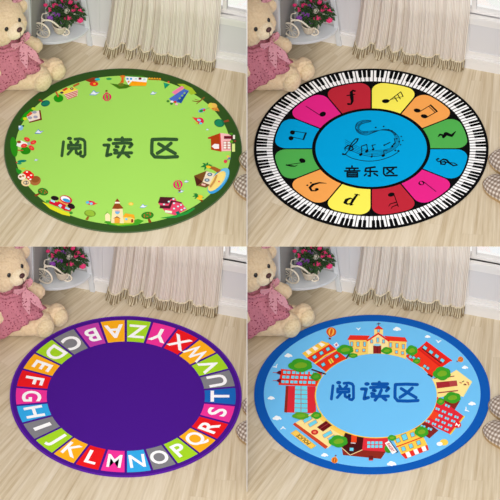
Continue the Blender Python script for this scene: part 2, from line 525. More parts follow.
# ------------------------------------------------------------------ tricycle planter and flowers
def planter():
    z0 = 25.0
    P = lambda px, py, z: Vector(onf(px, py, z))   # photo point at a height
    base = tuple(P(52, 37, z0))
    t = thing('tricycle_planter', LAB['trike'], 'planter', base, 'ivory tricycle planters')
    cy0 = P(41.6, 30, z0 + 10)                    # front wheel centre
    ax = Vector((cos(-0.15), sin(-0.15), 0))
    def ring(c, r, w, name, spokes, par, ax=ax):
        bm = bmesh.new()
        pts = [c + ax * r * cos(a) + Vector((0, 0, 1)) * r * sin(a) for a in [2 * pi * i / 28 for i in range(28)]]
        tube(bm, pts, w, 7, closed=True)
        wh = obj(name, bm, M_IVORY, par, smooth=True)
        bm = bmesh.new()
        for i in range(spokes):
            a = 2 * pi * i / spokes
            tube(bm, [c, c + ax * r * cos(a) + Vector((0, 0, 1)) * r * sin(a)], 0.28, 5)
            tube(bm, [c + ax * r * .55 * cos(a) + Vector((0, 0, 1)) * r * .55 * sin(a), c + ax * r * .8 * cos(a + .26) + Vector((0, 0, 1)) * r * .8 * sin(a + .26), c + ax * r * cos(a + .26) + Vector((0, 0, 1)) * r * sin(a + .26)], 0.2, 4)
        ball(bm, c, 0.9)
        if wh: obj('spokes', bm, M_IVORY, wh, smooth=True)
        else: bm.free()
    ring(cy0, 9.0, 1.0, 'front_wheel', 10, t, Vector((cos(-.5), sin(-.5), 0)))
    perp = Vector((sin(0.15), cos(0.15), 0))
    r2 = 4.5
    rw = P(64.8, 31.8, z0 + r2 + .6)
    ring(rw, r2, 0.8, 'rear_wheel', 6, t)
    ring(rw + perp * 9 + ax * -1.0, r2, 0.6, 'rear_wheel', 6, t)
    # frame: fork, handlebar, curved spine
    bm = bmesh.new()
    hd = cy0 + Vector((0.3, 0, 19))
    for s in (-1.4, 1.4):
        tube(bm, [cy0 + perp * s, cy0 + perp * s + Vector((0.2, 0, 10)), hd + perp * s * .4 - Vector((0, 0, 5)), hd], 0.5, 6)
    tube(bm, [rw + perp * 0.3, rw + perp * 8.5], 0.5, 6)
    sp = []
    for k in range(15):
        a = k / 14
        # over the wheel, down to the basket foot
        x = a * 17.5; z = 12.5 + 3.2 * sin(a * 1.9) - 16.5 * max(0, a - .35) ** 1.5
        sp.append(cy0 + ax * x + Vector((0, 0, z)))
    tube(bm, sp, 1.0, 7)
    tube(bm, [sp[-1], rw + perp * 4], 0.7, 6)
    tube(bm, [sp[2], sp[2] + Vector((1.8, 0, 1.5)), sp[5] + Vector((0, 0, .2))], 0.4, 6)
    obj('frame', bm, M_IVORY, t, smooth=True)
    bm = bmesh.new()
    tube(bm, [hd - perp * 5 + ax * 3.5, hd - perp * 3, hd + Vector((0, 0, .8)), hd + perp * 3, hd + perp * 5 + ax * 3.5], 0.55, 6)
    ball(bm, hd - perp * 5 + ax * 3.5, 0.9); ball(bm, hd + perp * 5 + ax * 3.5, 0.9)
    obj('handlebar', bm, M_IVORY, t, smooth=True)
    # basket
    bc = P(59.5, 31.5, z0 + 4)
    bm = bmesh.new(); n = 24
    rows = [(0, 4.6), (2, 5.2), (5, 6.1), (9, 7.0), (10.4, 7.7), (11, 7.0), (9, 6.3), (3, 4.8), (1, 4.2)]
    rg = [[bm.verts.new(bc + Vector((r * cos(2 * pi * i / n) * (1 + .03 * (i % 2)), r * sin(2 * pi * i / n) * (1 + .03 * (i % 2)), z))) for i in range(n)] for z, r in rows]
    for a in range(len(rg) - 1):
        for i in range(n): bm.faces.new((rg[a][i], rg[a][(i + 1) % n], rg[a + 1][(i + 1) % n], rg[a + 1][i]))
    bm.faces.new(rg[0][::-1]); bm.faces.new(rg[-1])
    flipfix(bm)
    obj('basket', bm, M_WICKER, t, smooth=True)
    # bouquet
    top = bc + Vector((0, 0, 5))
    f = thing('flower_bouquet', LAB['flowers'], 'flowers', tuple(top), 'bouquets in the tricycle planters')
    rnd = random.Random(11)
    def quad_leaf(bm, c, d, s):
        d = d.normalized(); sd = d.cross(Vector((rnd.uniform(-1, 1), rnd.uniform(-1, 1), rnd.uniform(-.3, 1)))).normalized()
        up = d.cross(sd) * s * .25
        P0 = c; P1 = c + d * s * .5 + sd * s * .34 + up; P2 = c + d * s; P3 = c + d * s * .5 - sd * s * .34 + up; Pm = c + d * s * .5
        lo = [bm.verts.new(x) for x in (P0, P1, P2, P3, Pm)]
        lw = [bm.verts.new(x - up.normalized() * .25) for x in (P0, P1, P2, P3, Pm)]
        for a, b, cc in ((0, 1, 4), (1, 2, 4), (2, 3, 4), (3, 0, 4)):
            bm.faces.new((lo[a], lo[b], lo[cc])); bm.faces.new((lw[cc], lw[b], lw[a]))
        for a, b in ((0, 1), (1, 2), (2, 3), (3, 0)): bm.faces.new((lo[a], lw[a], lw[b], lo[b]))
    cen = P(66, 12, z0 + 26)
    bm = bmesh.new()
    for i in range(210):
        v = Vector((rnd.gauss(0, 1), rnd.gauss(0, 1), rnd.gauss(0, 1))).normalized()
        q = cen + Vector((v.x * rnd.uniform(3, 17), v.y * 8, v.z * rnd.uniform(3, 16)))
        q.z = max(q.z, z0 + 15)
        quad_leaf(bm, q, v + Vector((0, -.3, -.2)), rnd.uniform(4.5, 7.5))
    obj('leaves', bm, M_LEAF, f)
    bm = bmesh.new()
    for i in range(16):
        a = rnd.uniform(0, 2 * pi)
        e = cen + Vector((cos(a) * rnd.uniform(2, 13), sin(a) * 6, rnd.uniform(-6, 8)))
        tube(bm, [top + Vector((cos(a) * 2, sin(a) * 2, 0)), top.lerp(e, .55) + Vector((0, 0, 2)), e], 0.35, 5)
    obj('stems', bm, M_LEAF, f)
    FL = [(49, 7.5, 'm', 2.4), (55, 3.5, 'm', 2.6), (50, 16, 'p', 2.6), (57.5, 13, 'p', 2.4), (61, 4, 'p', 2.2), (54, 10, 'p', 1.8), (67, 9, 'w', 2.6),
          (70, 15, 'm', 3.0), (66.5, 17, 'm', 2.4), (73, 7, 'm', 2.7), (76, 4.5, 'm', 2.2), (80.5, 9, 'm', 2.4), (80, 18, 'm', 2.8), (63, -2, 'm', 2.6),
          (70, 0, 'm', 2.4), (45.5, 3, 'm', 1.8), (62, 20, 'p', 1.8), (74.5, 12, 'w', 1.8), (59, -6, 'm', 2.4), (76, -4, 'm', 2.4), (66, -9, 'p', 2.4), (71, -12, 'm', 2.4)]
    for px, py, kd, r in FL:
        r *= 1.2
        zc = z0 + 26 + (12 - py) * 0.75
        zc = max(zc, z0 + 14)
        c = P(px, py, zc) + Vector((0, -3, 0))
        # keep the head on the front of the bush
        bm = bmesh.new()
        ball(bm, c, r * .55, seg=8, ring=6)
        for ly, (cnt, rad, h) in enumerate(((5, .5, .35), (6, .85, 0))):
            for i in range(cnt):
                a = 2 * pi * i / cnt + ly * .5
                v = Vector((cos(a), -.25 + .2 * ly, sin(a)))
                ball(bm, c + v * r * rad * .8 + Vector((0, -h * r, h)), (r * .42, r * .42, r * .42), seg=7, ring=5)
        obj('flower', bm, {'m': M_MAG, 'p': M_PUR, 'w': M_PALE}[kd], f, smooth=True)

# ------------------------------------------------------------------ teddy bear
def bear():
    H = Vector((-0.5, -114, 83))                       # head centre
    t = thing('teddy_bear', LAB['bear'], 'teddy bear', (4, -116, 0), 'teddy bears in pink dresses')
    f = Vector((0.64, -0.745, 0.19)).normalized()      # facing
    sd = Vector((.755, .60, .10)).normalized()
    sd = (sd - f * sd.dot(f)).normalized(); up = f.cross(sd).normalized()
    if up.z < 0: up = -up
    def hp(a, b, c): return H + sd * a + f * b + up * c
    MH = Matrix((sd, f, up)).transposed()
    bm = bmesh.new()
    ball(bm, H, (25, 23, 23.5), MH, 28, 20)
    for s in (-1, 1):                                   # cheeks, ears
        ball(bm, hp(s * 9, 9, -9), 13.5, seg=18, ring=12)
        ball(bm, hp(s * 26, 3.5, -1.5), (7.6, 4.2, 7.8), MH, 16, 10)
    ball(bm, hp(0, 18, -7), (10.5, 9, 8.5), MH, 18, 12)
    ball(bm, (2, -115, 56), 13)                          # neck
    ball(bm, (3, -115, 28), (23, 20, 28), None, 24, 16)   # trunk
    ball(bm, (5, -119, 16), (24, 21, 15.5), None, 24, 16)
    # far arm and near arm
    capsule_chain(bm, (16, -110, 50), (35, -107, 38), 8.5, 8.0, 6)
    capsule_chain(bm, (-10, -128, 50), (-4.5, -139, 33), 8.5, 7.0, 6)
    # legs
    capsule_chain(bm, (6, -127, 12.5), (33, -128, 12.5), 12.4, 11.2, 7)
    ball(bm, (38.5, -128, 13.2), (12.4, 12, 13.8), None, 20, 14)
    capsule_chain(bm, (10, -108, 12), (44, -111, 11.5), 11.5, 9.5, 7)
    ball(bm, (54, -113.5, 12.6), (10.6, 10.6, 12.6), None, 20, 14)
    bm = remesh(bm, 1.15, 5)
    for v in bm.verts:
        if v.co.z < 0.05: v.co.z = 0.05
    rough_up(bm, 0.7, 0.35); rough_up(bm, 0.35, 1.3)
    for v in bm.verts: v.co.z = max(v.co.z, 0.02)
    obj('body', bm, M_FUR, t, smooth=True)
    bm = bmesh.new(); ball(bm, hp(0.6, 20.0, -6.8), (11.2, 9.3, 9.4), MH, 26, 18); rough_up(bm, .5, .6)
    mz = obj('muzzle', bm, M_FURL, t, smooth=True)
    bm = bmesh.new(); ball(bm, hp(1.6, 28.6, -2.8), (3.3, 2.2, 2.6), MH, 16, 10)
    obj('nose', bm, M_NOSE, t, smooth=True)
    bm = bmesh.new()
    tube(bm, [hp(1.2, 29.2, -5.5), hp(.9, 29.4, -10), hp(.6, 28.5, -12.4)], .35, 5)
    tube(bm, [hp(-4, 26.6, -13.4), hp(-1.6, 28.0, -13.6), hp(.6, 28.5, -12.3), hp(2.9, 28.0, -13.4), hp(5, 26.6, -13)], .35, 5)
    obj('mouth', bm, M_NOSE, t, smooth=True)
    for a, c in ((-8.3, 3.2), (8.6, 3.0)):
        bm = bmesh.new(); ball(bm, hp(a, 21.0, c - 2.0), (2.3, 1.7, 2.8), MH, 14, 10)
        obj('eye', bm, M_BLACKEYE, t, smooth=True)
    # foot soles
    fd = Vector((.55, -.83, 0)).normalized()
    for c, r in (((39.5, -129, 13.4), 12), ((55, -114.5, 12.8), 10.6)):
        bm = bmesh.new()
        X = Vector((-fd.y, fd.x, 0)); Mx = Matrix((X, fd, Vector((0, 0, 1)))).transposed()
        ball(bm, Vector(c) + fd * r * .45, (r * .86, r * .60, r * .96), Mx, 20, 14); rough_up(bm, .6, .5)
        obj('foot_sole', bm, M_PAD, t, smooth=True)
    # dress: rings from neck to hem
    bm = bmesh.new(); n = 96
    RG = [(1, -116, 62, 11, 10, 0), (2, -117, 59, 15, 13, .3), (3, -117, 54, 19.5, 17, .8), (3, -117, 48, 23.5, 20.5, .8), (4, -118, 40, 26, 22.5, 1.0),
          (7, -119, 32, 31, 24.5, 1.6), (9, -119.5, 24, 33.5, 25.5, 2.2), (5, -120, 16, 30.5, 25.5, 1.8), (3, -120.5, 8, 30, 25.5, 1.8), (2, -120.5, 2.2, 29.5, 25.5, 1.8), (3, -120, 1.4, 27, 22, 1)]
    rg = []
    for cx, cy, z, rx, ry, w in RG:
        ring = []
        for i in range(n):
            a = 2 * pi * i / n
            k = w * (sin(a * 11 + z * .06) * .6 + sin(a * 17 + 1 + z * .04) * .4)
            zz = z
            if z < 30:                                   # hem rides up over the legs
                lift = max(0, cos(a + .45)) ** 1.2
                zz = z + lift * 22 * (30 - z) / 28
            ring.append(bm.verts.new((cx + (rx + k) * cos(a), cy + (ry + k) * sin(a), zz)))
        rg.append(ring)
    for q in range(len(rg) - 1):
        for i in range(n): bm.faces.new((rg[q][i], rg[q][(i + 1) % n], rg[q + 1][(i + 1) % n], rg[q + 1][i]))
    bm.faces.new(rg[0]); bm.faces.new(rg[-1][::-1])
    flipfix(bm); rough_up(bm, 2.4, .10); rough_up(bm, 1.2, .25)
    for v in bm.verts: v.co.z = max(v.co.z, .3)
    obj('dress', bm, M_DRESS, t, smooth=True)
    # collar ruffle and ribbon bow at the neck
    def ribbon(name, pts, ws, side, th=.8):
        bm = bmesh.new(); side = Vector(side).normalized(); pr = []
        for i, (p, w) in enumerate(zip(pts, ws)):
            p = Vector(p); tg = Vector(pts[min(i + 1, len(pts) - 1)]) - Vector(pts[max(i - 1, 0)])
            nn = tg.cross(side).normalized() * th / 2
            pr.append([bm.verts.new(p + side * w + nn), bm.verts.new(p - side * w + nn), bm.verts.new(p - side * w - nn), bm.verts.new(p + side * w - nn)])
        for a, b in zip(pr[:-1], pr[1:]):
            for i in range(4): bm.faces.new((a[i], a[(i + 1) % 4], b[(i + 1) % 4], b[i]))
        bm.faces.new(pr[0][::-1]); bm.faces.new(pr[-1]); flipfix(bm)
        return obj(name, bm, M_RIB, t)
    Q = lambda px, py, z: Vector(onf(px, py, z))
    kn = Q(21.5, 43, 61)
    bm = bmesh.new(); ball(bm, kn, (2.6, 2.4, 3.0)); rib = obj('bow_knot', bm, M_RIB, t, smooth=True)
    ribbon('bow_tail', [kn, Q(22.5, 50, 56), Q(24, 58, 49), Q(27, 68.5, 41)], [1.0, 3.4, 4.4, 0.5], (.9, .1, .35))
    ribbon('bow_tail', [kn, Q(27, 48, 58), Q(33, 54.5, 52), Q(40.5, 63, 41)], [1.0, 3.0, 4.4, 0.8], (.75, .3, .75))
    ribbon('bow_loop', [kn, Q(23, 38, 64), Q(25.5, 33.5, 67), Q(28, 36, 64), Q(27, 40, 61), kn + Vector((1, 0, 0))], [1, 2.4, 3.4, 3.2, 2.2, 1], (.8, .1, .5))
    ribbon('bow_loop', [kn, Q(17, 44.5, 62), Q(11, 45.5, 62), Q(10.5, 48, 59), Q(16, 47, 60), kn + Vector((0, -.8, 0))], [1, 1.8, 2.6, 2.4, 1.8, 1], (.1, .2, 1))
    # collar
    bm = bmesh.new()
    pts = []
    for i in range(48):
        a = 2 * pi * i / 48
        pts.append((3 + 19 * cos(a), -117 + 17 * sin(a), 57 + 1.2 * sin(a * 9)))
    tube(bm, pts, 2.3, 8, closed=True)
    obj('collar', bm, M_DRESS, t, smooth=True)
    # head bow beside the ear
    hb = hp(19, 9, 13.5)
    bm = bmesh.new()
    ball(bm, hb, 2.2); ball(bm, hb - sd * 5 + up * .6, (5, 2.6, 3.4), MH); ball(bm, hb + sd * 4.2, (4.4, 2.6, 3.2), MH)
    rough_up(bm, .8, .5)
    obj('head_bow', bm, M_RIB, t, smooth=True)

# ------------------------------------------------------------------ slippers
def slipper(px, py, ang, label, L=74, Wd=29):
    """px,py = photo position of the toe tip on the floor; ang = plan direction toe -> heel"""
    tip = Vector(onf(px, py)); d = Vector((cos(ang), sin(ang), 0)); s = Vector((-d.y, d.x, 0))
    if tip.x > R.x1 - 1: return
    t = thing('slipper', label, 'slipper', tuple(tip + d * 5), 'checked slippers beside the rugs')
    def wid(u):                                        # half width along the length 0..1
        if u < .3: return Wd / 2 * sqrt(max(0, 1 - ((.3 - u) / .3) ** 2))
        if u > .82: return Wd / 2 * .86 * sqrt(max(0, 1 - ((u - .82) / .18) ** 2))
        return Wd / 2 * (1 - .14 * min(1, (u - .3) / .5))
    n = 30
    us = [0.5 - 0.5 * cos(pi * i / n) for i in range(n + 1)]
    out = [tip + d * u * L + s * wid(u) for u in us] + [tip + d * u * L - s * wid(u) for u in us[::-1][1:-1]]
    bm = bmesh.new(); prism(bm, [(p.x, p.y) for p in out], 0.0, 3.0); flipfix(bm)
    obj('sole', bm, M_SOLE, t)
    bm = bmesh.new(); cc = tip + d * L / 2
    prism(bm, [(cc.x + (p.x - cc.x) * .93, cc.y + (p.y - cc.y) * .93) for p in out], 3.0, 4.0); flipfix(bm)
    obj('insole', bm, M_INSOLE, t)
    bm = bmesh.new(); uvl = bm.loops.layers.uv.new('UVMap')
    m = 20; nu = 22; U = [0.0015 + .56 * (i / nu) ** 1.6 for i in range(nu + 1)]
    def surf(u, k, inset):
        a = pi * k / m
        w = wid(u) + .5 - inset; hh = (7 + 9 * min(1, u / .45)) * sqrt(min(1, u / .07 + .02)) - inset
        return tip + d * (u * L + inset * .5) + s * w * cos(a) + Vector((0, 0, 2.2 + hh * max(0, sin(a)) ** .75))
    G = [[bm.verts.new(surf(u, k, 0)) for k in range(m + 1)] for u in U]
    G2 = [[bm.verts.new(surf(u, k, .9)) for k in range(m + 1)] for u in U]
    uvs = {}
    for g in (G, G2):
        for i, row in enumerate(g):
            for k, v in enumerate(row): uvs[v] = (U[i] * L, (k / m - .5) * Wd * 1.35)
    def F(*q):
        fc = bm.faces.new(q)
        for lp in fc.loops: lp[uvl].uv = uvs[lp.vert]
    for i in range(nu):
        for k in range(m):
            F(G[i][k], G[i][k + 1], G[i + 1][k + 1], G[i + 1][k]); F(G2[i][k], G2[i + 1][k], G2[i + 1][k + 1], G2[i][k + 1])
        for k in (0, m): F(G[i][k], G[i + 1][k], G2[i + 1][k], G2[i][k])
    for k in range(m): F(G[nu][k], G[nu][k + 1], G2[nu][k + 1], G2[nu][k])
    flipfix(bm)
    obj('upper', bm, M_GING, t, smooth=True)
    bm = bmesh.new()
    tube(bm, [p + Vector((0, 0, 3)) for p in out], .8, 6, closed=True)
    obj('piping', bm, M_SOLE, t, smooth=True)

# ------------------------------------------------------------------ rug printing
class Rug:
    def __init__(self, name, label, cx, cy, rx, ry, group=None):
        self.cx, self.cy, self.rx, self.ry = cx, cy, rx, ry
        self.k = (ry / SN) / rx                         # rug is a hair off a true circle
        self.th = 1.2
        self.centre = Vector(onf(cx, cy, self.th)); self.centre.z = 0
        self.t = thing(name, label, 'rug', tuple(self.centre))
    def I(self, px, py):                                # photo point -> rug plane (circle of radius rx)
        return (px - self.cx, -(py - self.cy) / (SN * self.k))
    def place(self, a, b, z):
        return (self.centre.x + a, self.centre.y + b * self.k, self.th + z)
    def disc(self, name, m, r0, r1, z0, z1, n=160):
        bm = bmesh.new()
        hi = [bm.verts.new(self.place(r1 * cos(2 * pi * i / n), r1 * sin(2 * pi * i / n), z1)) for i in range(n)]
        lo = [bm.verts.new(self.place(r1 * cos(2 * pi * i / n), r1 * sin(2 * pi * i / n), z0)) for i in range(n)]
        if r0 <= 0:
            bm.faces.new(hi); bm.faces.new(lo[::-1])
        else:
            hi2 = [bm.verts.new(self.place(r0 * cos(2 * pi * i / n), r0 * sin(2 * pi * i / n), z1)) for i in range(n)]
            lo2 = [bm.verts.new(self.place(r0 * cos(2 * pi * i / n), r0 * sin(2 * pi * i / n), z0)) for i in range(n)]
        for i in range(n):
            j = (i + 1) % n
            bm.faces.new((lo[i], lo[j], hi[j], hi[i]))
            if r0 > 0:
                bm.faces.new((hi[i], hi[j], hi2[j], hi2[i])); bm.faces.new((lo2[i], lo2[j], lo[j], lo[i])); bm.faces.new((hi2[i], hi2[j], lo2[j], lo2[i]))
        flipfix(bm)
        return obj(name, bm, m, self.t)

class Pr:
    """one printed motif: coloured flat patches, later ones over earlier ones"""
    def __init__(self, rug, z=0.16, step=0.035, T=None):
        self.r, self.z, self.step = rug, z, step
        self.bm = bmesh.new(); self.mats = []; self.lay = 0
        self.T = T or (lambda a, b: rug.I(a, b))
    def mi(self, rgb):
        m = ink(rgb)
        if m not in self.mats: self.mats.append(m)
        return self.mats.index(m)
    def poly(self, rgb, pts, T=None, up=True):
        T = T or self.T
        q = [T(a, b) for a, b in pts]
        area = sum(q[i][0] * q[(i + 1) % len(q)][1] - q[(i + 1) % len(q)][0] * q[i][1] for i in range(len(q)))
        if area < 0: q = q[::-1]
        vs = [self.bm.verts.new(self.r.place(a, b, self.z + self.lay * self.step)) for a, b in q]
        f = self.bm.faces.new(vs); f.material_index = self.mi(rgb)
        if len(vs) > 4: bmesh.ops.triangulate(self.bm, faces=[f])
        if up: self.lay += 1
    def circ(self, rgb, cx, cy, rx, ry=None, ang=0, n=20, T=None, up=True):
        ry = rx if ry is None else ry; c, s = cos(radians(ang)), sin(radians(ang))
        self.poly(rgb, [(cx + rx * cos(t) * c - ry * sin(t) * s, cy + rx * cos(t) * s + ry * sin(t) * c) for t in [2 * pi * i / n for i in range(n)]], T, up)
    def rect(self, rgb, cx, cy, w, h, ang=0, T=None, up=True):
        c, s = cos(radians(ang)), sin(radians(ang))
        self.poly(rgb, [(cx + a * c - b * s, cy + a * s + b * c) for a, b in ((-w / 2, -h / 2), (w / 2, -h / 2), (w / 2, h / 2), (-w / 2, h / 2))], T, up)
    def line(self, rgb, pts, r, T=None, taper=None, cap=True):
        rs = r if isinstance(r, (list, tuple)) else [r] * len(pts)
        for i in range(len(pts) - 1):
            (x0, y0), (x1, y1) = pts[i], pts[i + 1]; L = hypot(x1 - x0, y1 - y0) or 1e-6
            nx, ny = -(y1 - y0) / L, (x1 - x0) / L
            self.poly(rgb, [(x0 + nx * rs[i], y0 + ny * rs[i]), (x1 + nx * rs[i + 1], y1 + ny * rs[i + 1]), (x1 - nx * rs[i + 1], y1 - ny * rs[i + 1]), (x0 - nx * rs[i], y0 - ny * rs[i])], T, up=False)
        self.z += .004
        if cap:
            for (x, y), q in zip(pts, rs): self.circ(rgb, x, y, q, n=12, T=T, up=False)
        self.z += .004
    def text(self, rgb, s, size, T, off=0.0, sx=1.0):
        cu = bpy.data.curves.new('t', 'FONT'); cu.body = s; cu.size = size; cu.offset = off
        cu.align_x = 'CENTER'; cu.align_y = 'CENTER'; cu.resolution_u = 4
        o = bpy.data.objects.new('t', cu); col.objects.link(o)
        dg = bpy.context.evaluated_depsgraph_get(); dg.update()
        me = bpy.data.meshes.new_from_object(o.evaluated_get(dg))
        xs = [v.co.x for v in me.vertices]; ys = [v.co.y for v in me.vertices]
        mx, my = (min(xs) + max(xs)) / 2, (min(ys) + max(ys)) / 2
        vs = [self.bm.verts.new(self.r.place(*T((v.co.x - mx) * sx, v.co.y - my), self.z + self.lay * self.step)) for v in me.vertices]
        k = self.mi(rgb)
        for p in me.polygons:
            try:
                f = self.bm.faces.new([vs[i] for i in p.vertices]); f.material_index = k
                f.normal_update()
                if f.normal.z < 0: f.normal_flip()
            except ValueError: pass
        self.lay += 1
        bpy.data.objects.remove(o); bpy.data.curves.remove(cu); bpy.data.meshes.remove(me)
    def done(self, name, parent=None, label=None):
        o = obj(name, self.bm, self.mats, parent or self.r.t)
        if label and o: o['label'] = label
        return o

def frame(rug, px, py, inward=True, sc=1.0, rot=0):
    """local frame on the rug at a photo point: b points to (or away from) the rug's centre"""
    x, y = rug.I(px, py); a = atan2(y, x) + radians(rot)
    if inward: bx, by = -cos(a), -sin(a)
    else: bx, by = cos(a), sin(a)
    ax, ay = by, -bx
    return lambda u, v: (x + (u * ax + v * bx) * sc, y + (u * ay + v * by) * sc)

# strokes of the written characters, in units of the close-up they were read from
CH = {
 'yue': [('c', 225, 110, 42, 30), [(125, 165), (112, 280), (98, 398)], [(318, 122), (400, 116), (458, 132), (482, 170), (484, 380), (455, 412), (412, 400)],
         [(240, 168), (258, 200)], [(368, 165), (338, 200)], [(215, 222), (400, 222)], [(208, 218), (206, 278)], [(404, 220), (404, 272)], [(215, 276), (395, 276)],
         [(270, 290), (200, 372)], [(332, 290), (338, 350), (372, 370), (408, 358), (412, 330)]],
 'du': [('c', 145, 97, 34, 23), [(75, 165), (137, 165), (120, 230), (108, 298), (163, 280)], [(215, 97), (410, 97)], [(303, 75), (303, 140)],
        [(190, 146), (330, 138), (410, 142), (425, 160), (395, 190)], [(226, 184), (252, 188)], [(205, 225), (236, 234)], [(208, 265), (420, 262)],
        [(330, 180), (300, 250), (250, 315)], [(350, 282), (388, 312)]],
 'qu': [[(92, 95), (240, 90), (395, 95)], [(90, 100), (85, 180), (85, 270), (122, 313), (260, 318), (405, 310)], [(172, 150), (280, 215), (378, 270)], [(325, 142), (240, 215), (155, 268)]],
 'yin': [[(100, 52), (100, 66)], [(52, 70), (150, 70)], [(76, 74), (80, 88)], [(122, 74), (116, 88)], [(40, 93), (165, 92)], [(60, 108), (145, 108)], [(60, 108), (60, 141)], [(145, 108), (145, 141)], [(60, 125), (145, 125)], [(60, 141), (145, 141)]],
 'le': [[(292, 60), (216, 70), (209, 95), (312, 97)], [(252, 76), (252, 135), (236, 133)], [(218, 118), (204, 131)], [(284, 114), (312, 131)]],
 'qu2': [[(365, 66), (470, 62)], [(364, 68), (364, 115), (380, 132), (475, 130)], [(392, 76), (447, 115)], [(447, 72), (390, 115)]],
}
def character(rug, rgb, key, ox, oy, sc, r, nm, sx=1.0, sy=1.0, ax=0, ay=0, z=0.16):
    p = Pr(rug, z=z)
    tr = lambda q: (ox + (q[0] - ax) / sc * sx, oy + (q[1] - ay) / sc * sy)
    for s in CH[key]:
        if isinstance(s, tuple): p.circ(rgb, *tr((s[1], s[2])), s[3] / sc * sx, s[4] / sc * sy, up=False); p.z += .004
        else: p.line(rgb, [tr(q) for q in s], r)
    p.done(nm)

# --- small motif library (drawn in photo points through the default transform, or a local frame T)
def m_tree(rug, px, py, r, leaf, trunk=(140, 75, 35), dots=None, inward=True, name='tree_print', dark=None, tl=1.2):
    T = frame(rug, px, py, inward); p = Pr(rug, T=T)
    p.poly(trunk, [(-.12 * r, -.2 * r), (.12 * r, -.2 * r), (.28 * r, -(1 + tl * .7) * r), (-.28 * r, -(1 + tl * .7) * r)])
    p.circ(dark or tuple(int(v * .8) for v in leaf), 0, 0, r * 1.08, r * .9)
    p.circ(leaf, -.1 * r, .1 * r, r * .8, r * .68)
    p.circ(leaf, .4 * r, -.15 * r, r * .5, r * .45)
    if dots:
        for a, b in ((-.5, .2), (.1, .45), (.5, .0), (-.1, -.3), (.55, .45), (-.6, -.25)): p.circ(dots, a * r, b * r, r * .13, n=8, up=False)
    p.done(name)
def m_bird(rug, px, py, s=2.5, c=(240, 246, 255), edge=(120, 160, 210), name='bird_print', ang=0):
    p = Pr(rug)
    p.poly(edge, [(px - s * 1.25, py + s * .5), (px - s * .2, py - s * .75), (px + s * .4, py - s * .2), (px + s * 1.3, py - s * .3), (px + s * .3, py + s * .55)])
    p.poly(c, [(px - s, py + s * .3), (px - s * .2, py - s * .5), (px + s * .3, py), (px + s * 1.1, py - s * .1), (px + s * .3, py + s * .35)])
    p.done(name)
def m_gull(rug, px, py, s, rot=0):
    p = Pr(rug); c, q = cos(radians(rot)), sin(radians(rot))
    f = lambda a, b: (px + (a * c - b * q) * s, py + (a * q + b * c) * s)
    p.line((240, 248, 255), [f(-1, -.4), f(-.4, -.1), f(0, .4)], [.12 * s, .2 * s, .22 * s]); p.line((240, 248, 255), [f(0, .4), f(.4, -.2), f(1, -.5)], [.22 * s, .2 * s, .1 * s])
    p.done('seagull_print')
def m_cloud(rug, px, py, w):
    p = Pr(rug); c = (250, 253, 255)
    for a, b, r in ((-.55, .15, .38), (-.1, -.2, .45), (.35, -.05, .4), (.68, .2, .28), (0, .22, .45)): p.circ(c, px + a * w, py + b * w * .8, r * w, r * w * .7, up=False); p.z += .003
    p.done('cloud_print')
def m_balloon(rug, px, py, r, c1, c2, rot=0):
    p = Pr(rug); c, s = cos(radians(rot)), sin(radians(rot))
    f = lambda a, b: (px + (a * c - b * s) * r, py + (a * s + b * c) * r)
    p.poly(c1, [f(cos(t) * 1.05, sin(t) * .95 - .1) for t in [2 * pi * i / 18 for i in range(18)]])
    p.poly(c1, [f(-.8, .3), f(.8, .3), f(.22, 1.05), f(-.22, 1.05)])
    p.poly(c2, [f(cos(t) * .6, sin(t) * .8 - .1) for t in [2 * pi * i / 14 for i in range(14)]])
    p.poly(c1, [f(cos(t) * .25, sin(t) * .75 - .1) for t in [2 * pi * i / 14 for i in range(14)]])
    p.poly((120, 40, 30), [f(-.26, 1.2), f(.26, 1.2), f(.22, 1.55), f(-.22, 1.55)])
    p.done('balloon_print')

def win(p, cx, cy, w, h, ang=0, fr=(200, 60, 60), gl=(110, 215, 240), T=None, cross=None):
    if fr: p.rect(fr, cx, cy, w + .9, h + .9, ang, T)
    p.rect(gl, cx, cy, w, h, ang, T)
    if fr: p.lay -= 2
    else: p.lay -= 1

